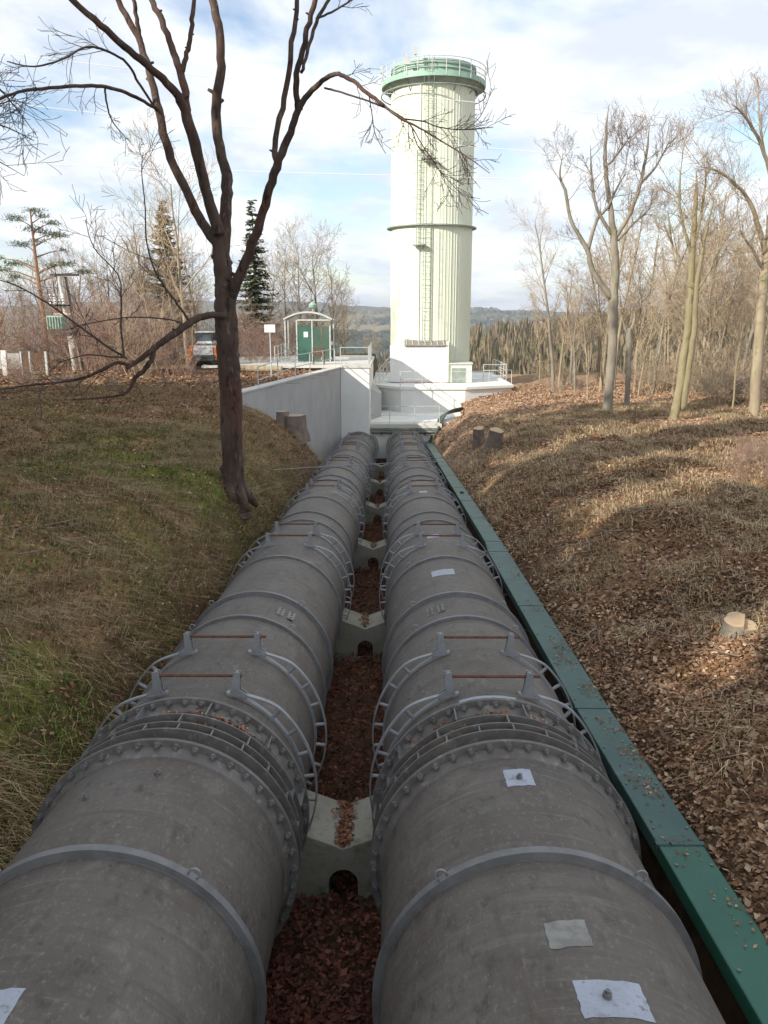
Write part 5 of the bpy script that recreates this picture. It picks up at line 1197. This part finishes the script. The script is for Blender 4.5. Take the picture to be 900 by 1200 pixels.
# fallen twigs and brush on the banks
def fallen_twigs(n, rect, label, seed, L=(.3, 1.2)):
    rg_ = random.Random(seed); b = MB()
    for i in range(n):
        u_, v_ = rg_.uniform(rect[0], rect[2]), rg_.uniform(rect[1], rect[3]); p = ground(u_, v_, .03); a = rg_.uniform(0, 6.28); ln = rg_.uniform(*L)
        pts = [p]; d = Vector((math.cos(a), math.sin(a), rg_.uniform(-.1, .35)))
        for j in range(4):
            d = (d + Vector((rg_.gauss(0, .2), rg_.gauss(0, .2), rg_.gauss(0, .1)))).normalized(); q = pts[-1] + d * ln / 4; q.z = max(q.z, Hs(q.x, q.y) + .01); pts.append(q)
        b.tube(pts, [.010, .009, .008, .006, .004], 4, False)
    tag(b.build('fallen_twigs', M['twig_grey']), label, 'twigs', kind='stuff')
fallen_twigs(60, (285, 480, 380, 590), 'tangle of thin fallen twigs on the steep bank below the wing wall', 1)
fallen_twigs(45, (10, 460, 260, 700), 'thin fallen twigs scattered on the left bank', 2, (.2, .7))
fallen_twigs(70, (600, 520, 895, 800), 'thin pale twigs scattered over the right bank', 3, (.2, .8))

# ------------------------------------------------------------------ stumps and logs
def stump(px, h, r, label, mt=None, cutm=None, seed=0, tilt=(0, 0), step=0):
    p = ground(*px) if len(px) == 2 else Vector((at(*px).x, px[2], Hs(at(*px).x, px[2]))); rg_ = random.Random(seed); n = 22; root = thing('tree_stump', p, label, 'stump', rot=(tilt[0], tilt[1], 0))
    rr_ = [1 + .10 * math.sin(3 * a + seed) + .06 * math.sin(5 * a + 2 * seed) + rg_.uniform(-.03, .03) for a in [2 * math.pi * i / n for i in range(n)]]
    b = MB(); rings = [(-.25, 1.35), (.0, 1.25), (h * .35, 1.04), (h * .97, 1.0)]; vs_ = []
    for z, k in rings:
        for i in range(n):
            a = 2 * math.pi * i / n; top = z + (step * (1 if math.cos(a + .5) > .15 else 0) if k == 1.0 else 0)
            vs_.append((r * rr_[i] * k * math.cos(a), r * rr_[i] * k * math.sin(a), top))
    fs = [(j * n + i, j * n + (i + 1) % n, (j + 1) * n + (i + 1) % n, (j + 1) * n + i) for j in range(3) for i in range(n)]
    b.add(vs_, fs); b.build('bark', mt or M['bark_grey'], root, True, rad(50))
    top_ = MB(); base = [(r * rr_[i] * .985 * math.cos(2 * math.pi * i / n), r * rr_[i] * .985 * math.sin(2 * math.pi * i / n)) for i in range(n)]
    if step:
        hi = [q for i, q in enumerate(base) if math.cos(2 * math.pi * i / n + .5) > .15]; lo_ = [q for i, q in enumerate(base) if math.cos(2 * math.pi * i / n + .5) <= .15]
        # order so each side is a contiguous arc
        idx = [i for i in range(n) if math.cos(2 * math.pi * i / n + .5) > .15]; start = next(i for i in idx if (i - 1) % n not in idx); hi = [base[(start + k_) % n] for k_ in range(len(idx))]
        st2 = (start + len(idx)) % n; lo_ = [base[(st2 + k_) % n] for k_ in range(n - len(idx))]
        lo_ = [hi[-1]] + lo_ + [hi[0]]
        top_.vprism(hi, -.1, h * .97 + step + .004); top_.vprism(lo_, -.1, h * .97 + .004)
    else: top_.vprism(base, -.1, h * .97 + .004)
    top_.build('cut_face', cutm or M['cut'], root); return root
stump((866, 744), .20, .19, 'freshly cut stepped tree stump on the leafy right bank', seed=3, step=-.06, tilt=(rad(6), rad(-4)))
stump((577, 527), .80, .27, 'larger dark cut stump with a pale top, on the right bank by the headwall hoses', seed=4, mt=M['bark_stump'], cutm=M['cut'], tilt=(rad(12), rad(9)))
stump((562, 524), .85, .22, 'slimmer dark cut stump touching the larger one on the right bank', seed=5, mt=M['bark_stump'], cutm=M['cut'], tilt=(rad(12), rad(-5)))
stump((345, 512, 30.7), .80, .42, 'broad reddish cut stump in front of the shaded wing wall', mt=M['bark_stump'], seed=6, cutm=M['cut_old'])
stump((331, 502, 30.6), .62, .24, 'narrow dark stump just left of the broad reddish one', seed=7, mt=M['bark_stump'], cutm=M['cut_old'])
lg = at(302, 432, 44); o = thing('felled_log', (lg.x, lg.y, Hs(lg.x, lg.y) + .2), 'pale felled log lying on the path left of the kiosk', 'log')
b = MB(); b.tube([(-1.4, .3, 0), (0, 0, .02), (1.3, -.2, 0)], [.18, .20, .17], 10); b.build('bark', M['bark_tan'], o, True, rad(40))
b = MB(); b.tube([(1.3, -.2, 0), (1.33, -.205, 0)], .165, 10); b.build('cut_face', M['cut'], o)

# ------------------------------------------------------------------ wire across the trench and the power lines
def wire(name, pts, r, label, m, sag=0, cat='wire', group=None):
    c = catmull([(*p, 0) for p in pts], 8); o0 = Vector(pts[0]); b = MB()
    b.tube([Vector(q[:3]) - o0 for q in c], r, 5); ob = b.build(name, m, None, True, loc=o0); tag(ob, label, cat, group); return ob
wl0 = ground(318, 551); wr0 = ground(577, 539)
wire('stretched_wire', [wl0 + Vector((0, 0, .0)), at(400, 545.5, 26.5), at(500, 541, 26.5), wr0 + Vector((0, 0, .0))], .012, 'taut grey wire stretched across both pipes from bank to bank', M['galv'])
for i, (lab, px) in enumerate((('topmost bright power line crossing the sky behind the tree', [(-300, 30), (0, 62), (125, 77), (250, 90), (420, 106), (600, 124), (750, 136), (900, 147), (1200, 160)]),
                ('middle bright power line crossing the sky', [(-300, 92), (0, 120), (100, 131), (250, 146), (420, 160), (560, 172), (692, 183), (835, 191), (1200, 205)]),
                ('lowest bright power line crossing the sky', [(-300, 178), (0, 190), (125, 195), (300, 201), (480, 206), (637, 210), (760, 213), (900, 215), (1200, 216)]))):
    wire('power_line', [at(u_, v_, 42) for u_, v_ in px], .015, lab, M['wire'], group='power lines over the trench')

# ------------------------------------------------------------------ transformer mast, fence, digger on the left
mp_ = at(76, 432, 44); mz = Hs(mp_.x, mp_.y); ms = thing('transformer_mast', (mp_.x, mp_.y, mz), 'twin-pole mast with a green transformer and white insulators at the left', 'mast')
def mz_(v): return at(76, v, 44).z - mz
def mx_(u): return at(u, 380, 44).x - mp_.x
b = MB(); b.tube([(mx_(84), 0, -.3), (mx_(74.5), 0, mz_(324))], [.13, .09], 9); b.build('pole', M['slab'], ms, True)
b = MB(); b.tube([(mx_(89), .5, -.3), (mx_(79), .3, mz_(324))], [.12, .08], 9); b.build('pole', M['bark_grey'], ms, True)
b = MB(); b.box((mx_(80), .1, mz_(322)), (1.5, .12, .12)); b.build('crossarm', M['dark'], ms)
b = MB(); b.box((mx_(73), -.1, mz_(358)), (1.1, .1, .08)); b.build('crossarm', M['dark'], ms)
b = MB(); b.box((mx_(70), -.4, mz_(378)), (.86, .5, .70)); t_ = b.build('transformer', M['tgreen'], ms, bevel=.04)
for i in range(6):
    b = MB(); b.box((mx_(70) - .36 + .145 * i, -.67, mz_(378)), (.03, .06, .6)); b.build('cooling_fin', M['tgrey'], t_)
for i in range(4):
    x_ = mx_(65) + .22 * i
    b = MB(); 
    for j in range(4): b.tube([(x_, -.35, mz_(356) + .14 * j), (x_, -.35, mz_(356) + .14 * j + .08)], [.08, .045], 8)
    b.build('insulator', M['white'], ms, True, rad(30))
b = MB(); b.box((mx_(76), -.2, mz_(368)), (.9, .1, .1)); b.build('fuse_bar', M['brick'], ms)
for (xx, v0, v1) in ((82, 388, 396), (84, 398, 408)):
    b = MB(); b.box((mx_(xx), -.15, (mz_(v0) + mz_(v1)) / 2), (.22, .05, abs(mz_(v0) - mz_(v1)))); b.build('plate', M['rail'], ms)
fp = at(0, 436, 40); fn = thing('panel_fence', (fp.x - 1.5, 40, Hs(fp.x, 40)), 'low fence of grey and brown panels between white posts at the left edge', 'fence')
def fx(u): return at(u, 430, 40).x - fp.x + 1.5
hF = 1.2
for u_, w_ in ((-22, .14), (6, .24), (26, .07), (36, .07), (55, .1)):
    b = MB(); b.box((fx(u_), 0, hF / 2), (w_, .12, hF + (.1 if w_ > .2 else 0))); b.build('post', M['rail'] if w_ != .24 else M['white'], fn)
for u0, u1, m in ((-20, 3, M['wall']), (9.5, 24, M['wall_base']), (27.5, 35, M['wood']), (38, 50, M['wood'])):
    b = MB(); b.box(((fx(u0) + fx(u1)) / 2, 0, hF * .62), (fx(u1) - fx(u0), .05, hF * .62)); b.build('panel', m, fn)
ex = at(243, 434.5, 47); ez = Hs(ex.x, ex.y); dg = thing('small_digger', (ex.x, ex.y, ez), 'small orange and grey tracked digger parked behind the big tree trunk', 'digger')
def bx(name, c, d, m, parent=dg, bev=.02): return MB().box(c, d).build(name, m, parent, bevel=bev)
for x_ in (-.62, .62):
    trk = bx('track', (x_, .2, .24), (.34, 1.9, .44), M['black'], bev=.12)
    for i in range(9): bx('track_pad', (x_, -.77 + .24 * i, .47), (.36, .09, .04), M['dark'], trk, 0)
bx('chassis', (0, .2, .45), (1.2, 1.3, .22), M['dark'])
bx('engine_cover', (0, -.45, .98), (1.14, .85, .80), M['silver'], bev=.09)
cw = bx('counterweight', (0, -.78, .72), (1.3, .30, .36), M['dark'], bev=.08)
for x_ in (-.72, .72): bx('side_panel', (x_, -.12, .98), (.28, 1.35, .80), M['orange'], bev=.06)
cb = bx('cab', (-.05, .35, 1.55), (.95, .95, .14), M['silver']); bx('cab_roof', (-.05, .35, 2.12), (1.02, 1.05, .08), M['silver'])
for x_ in (-.5, .4):
    for y_ in (-.1, .8): bx('cab_pillar', (x_, y_, 1.82), (.06, .06, .55), M['dark'], cb, 0)
bx('cab_window', (-.05, -.1, 1.82), (.8, .03, .48), M['glass'], cb, 0); bx('cab_window', (-.05, .8, 1.82), (.8, .03, .48), M['glass'], cb, 0)
b = MB(); b.tube([(.45, 1.1, 1.0), (.5, 1.8, 2.2), (.5, 2.9, 2.6)], [.12, .13, .1], 6); b.build('boom', M['orange'], dg)
b = MB(); b.tube([(.5, 2.9, 2.6), (.5, 3.4, 1.3)], [.1, .08], 6); b.build('dipper_arm', M['orange'], dg)
for x_ in (-.38, .38): bx('tail_light', (x_, -.89, 1.12), (.12, .03, .08), M['brick'], bev=0)

# ------------------------------------------------------------------ air haze
hz = MB(); hz.box((0, 4700, -60), (10600, 9700, 400)); ho = hz.build('haze', None); tag(ho, 'thin pale air haze', kind='stuff')
hm = bpy.data.materials.new('haze'); hm.use_nodes = True; hn = hm.node_tree; hn.nodes.clear()
ho_ = N(hn, 'ShaderNodeOutputMaterial'); hv = N(hn, 'ShaderNodeVolumePrincipled')
hv.inputs['Color'].default_value = (.80, .88, 1.0, 1); hv.inputs['Density'].default_value = .00013; hv.inputs['Anisotropy'].default_value = .2
hn.links.new(hv.outputs[0], ho_.inputs['Volume']); ho.data.materials.append(hm)
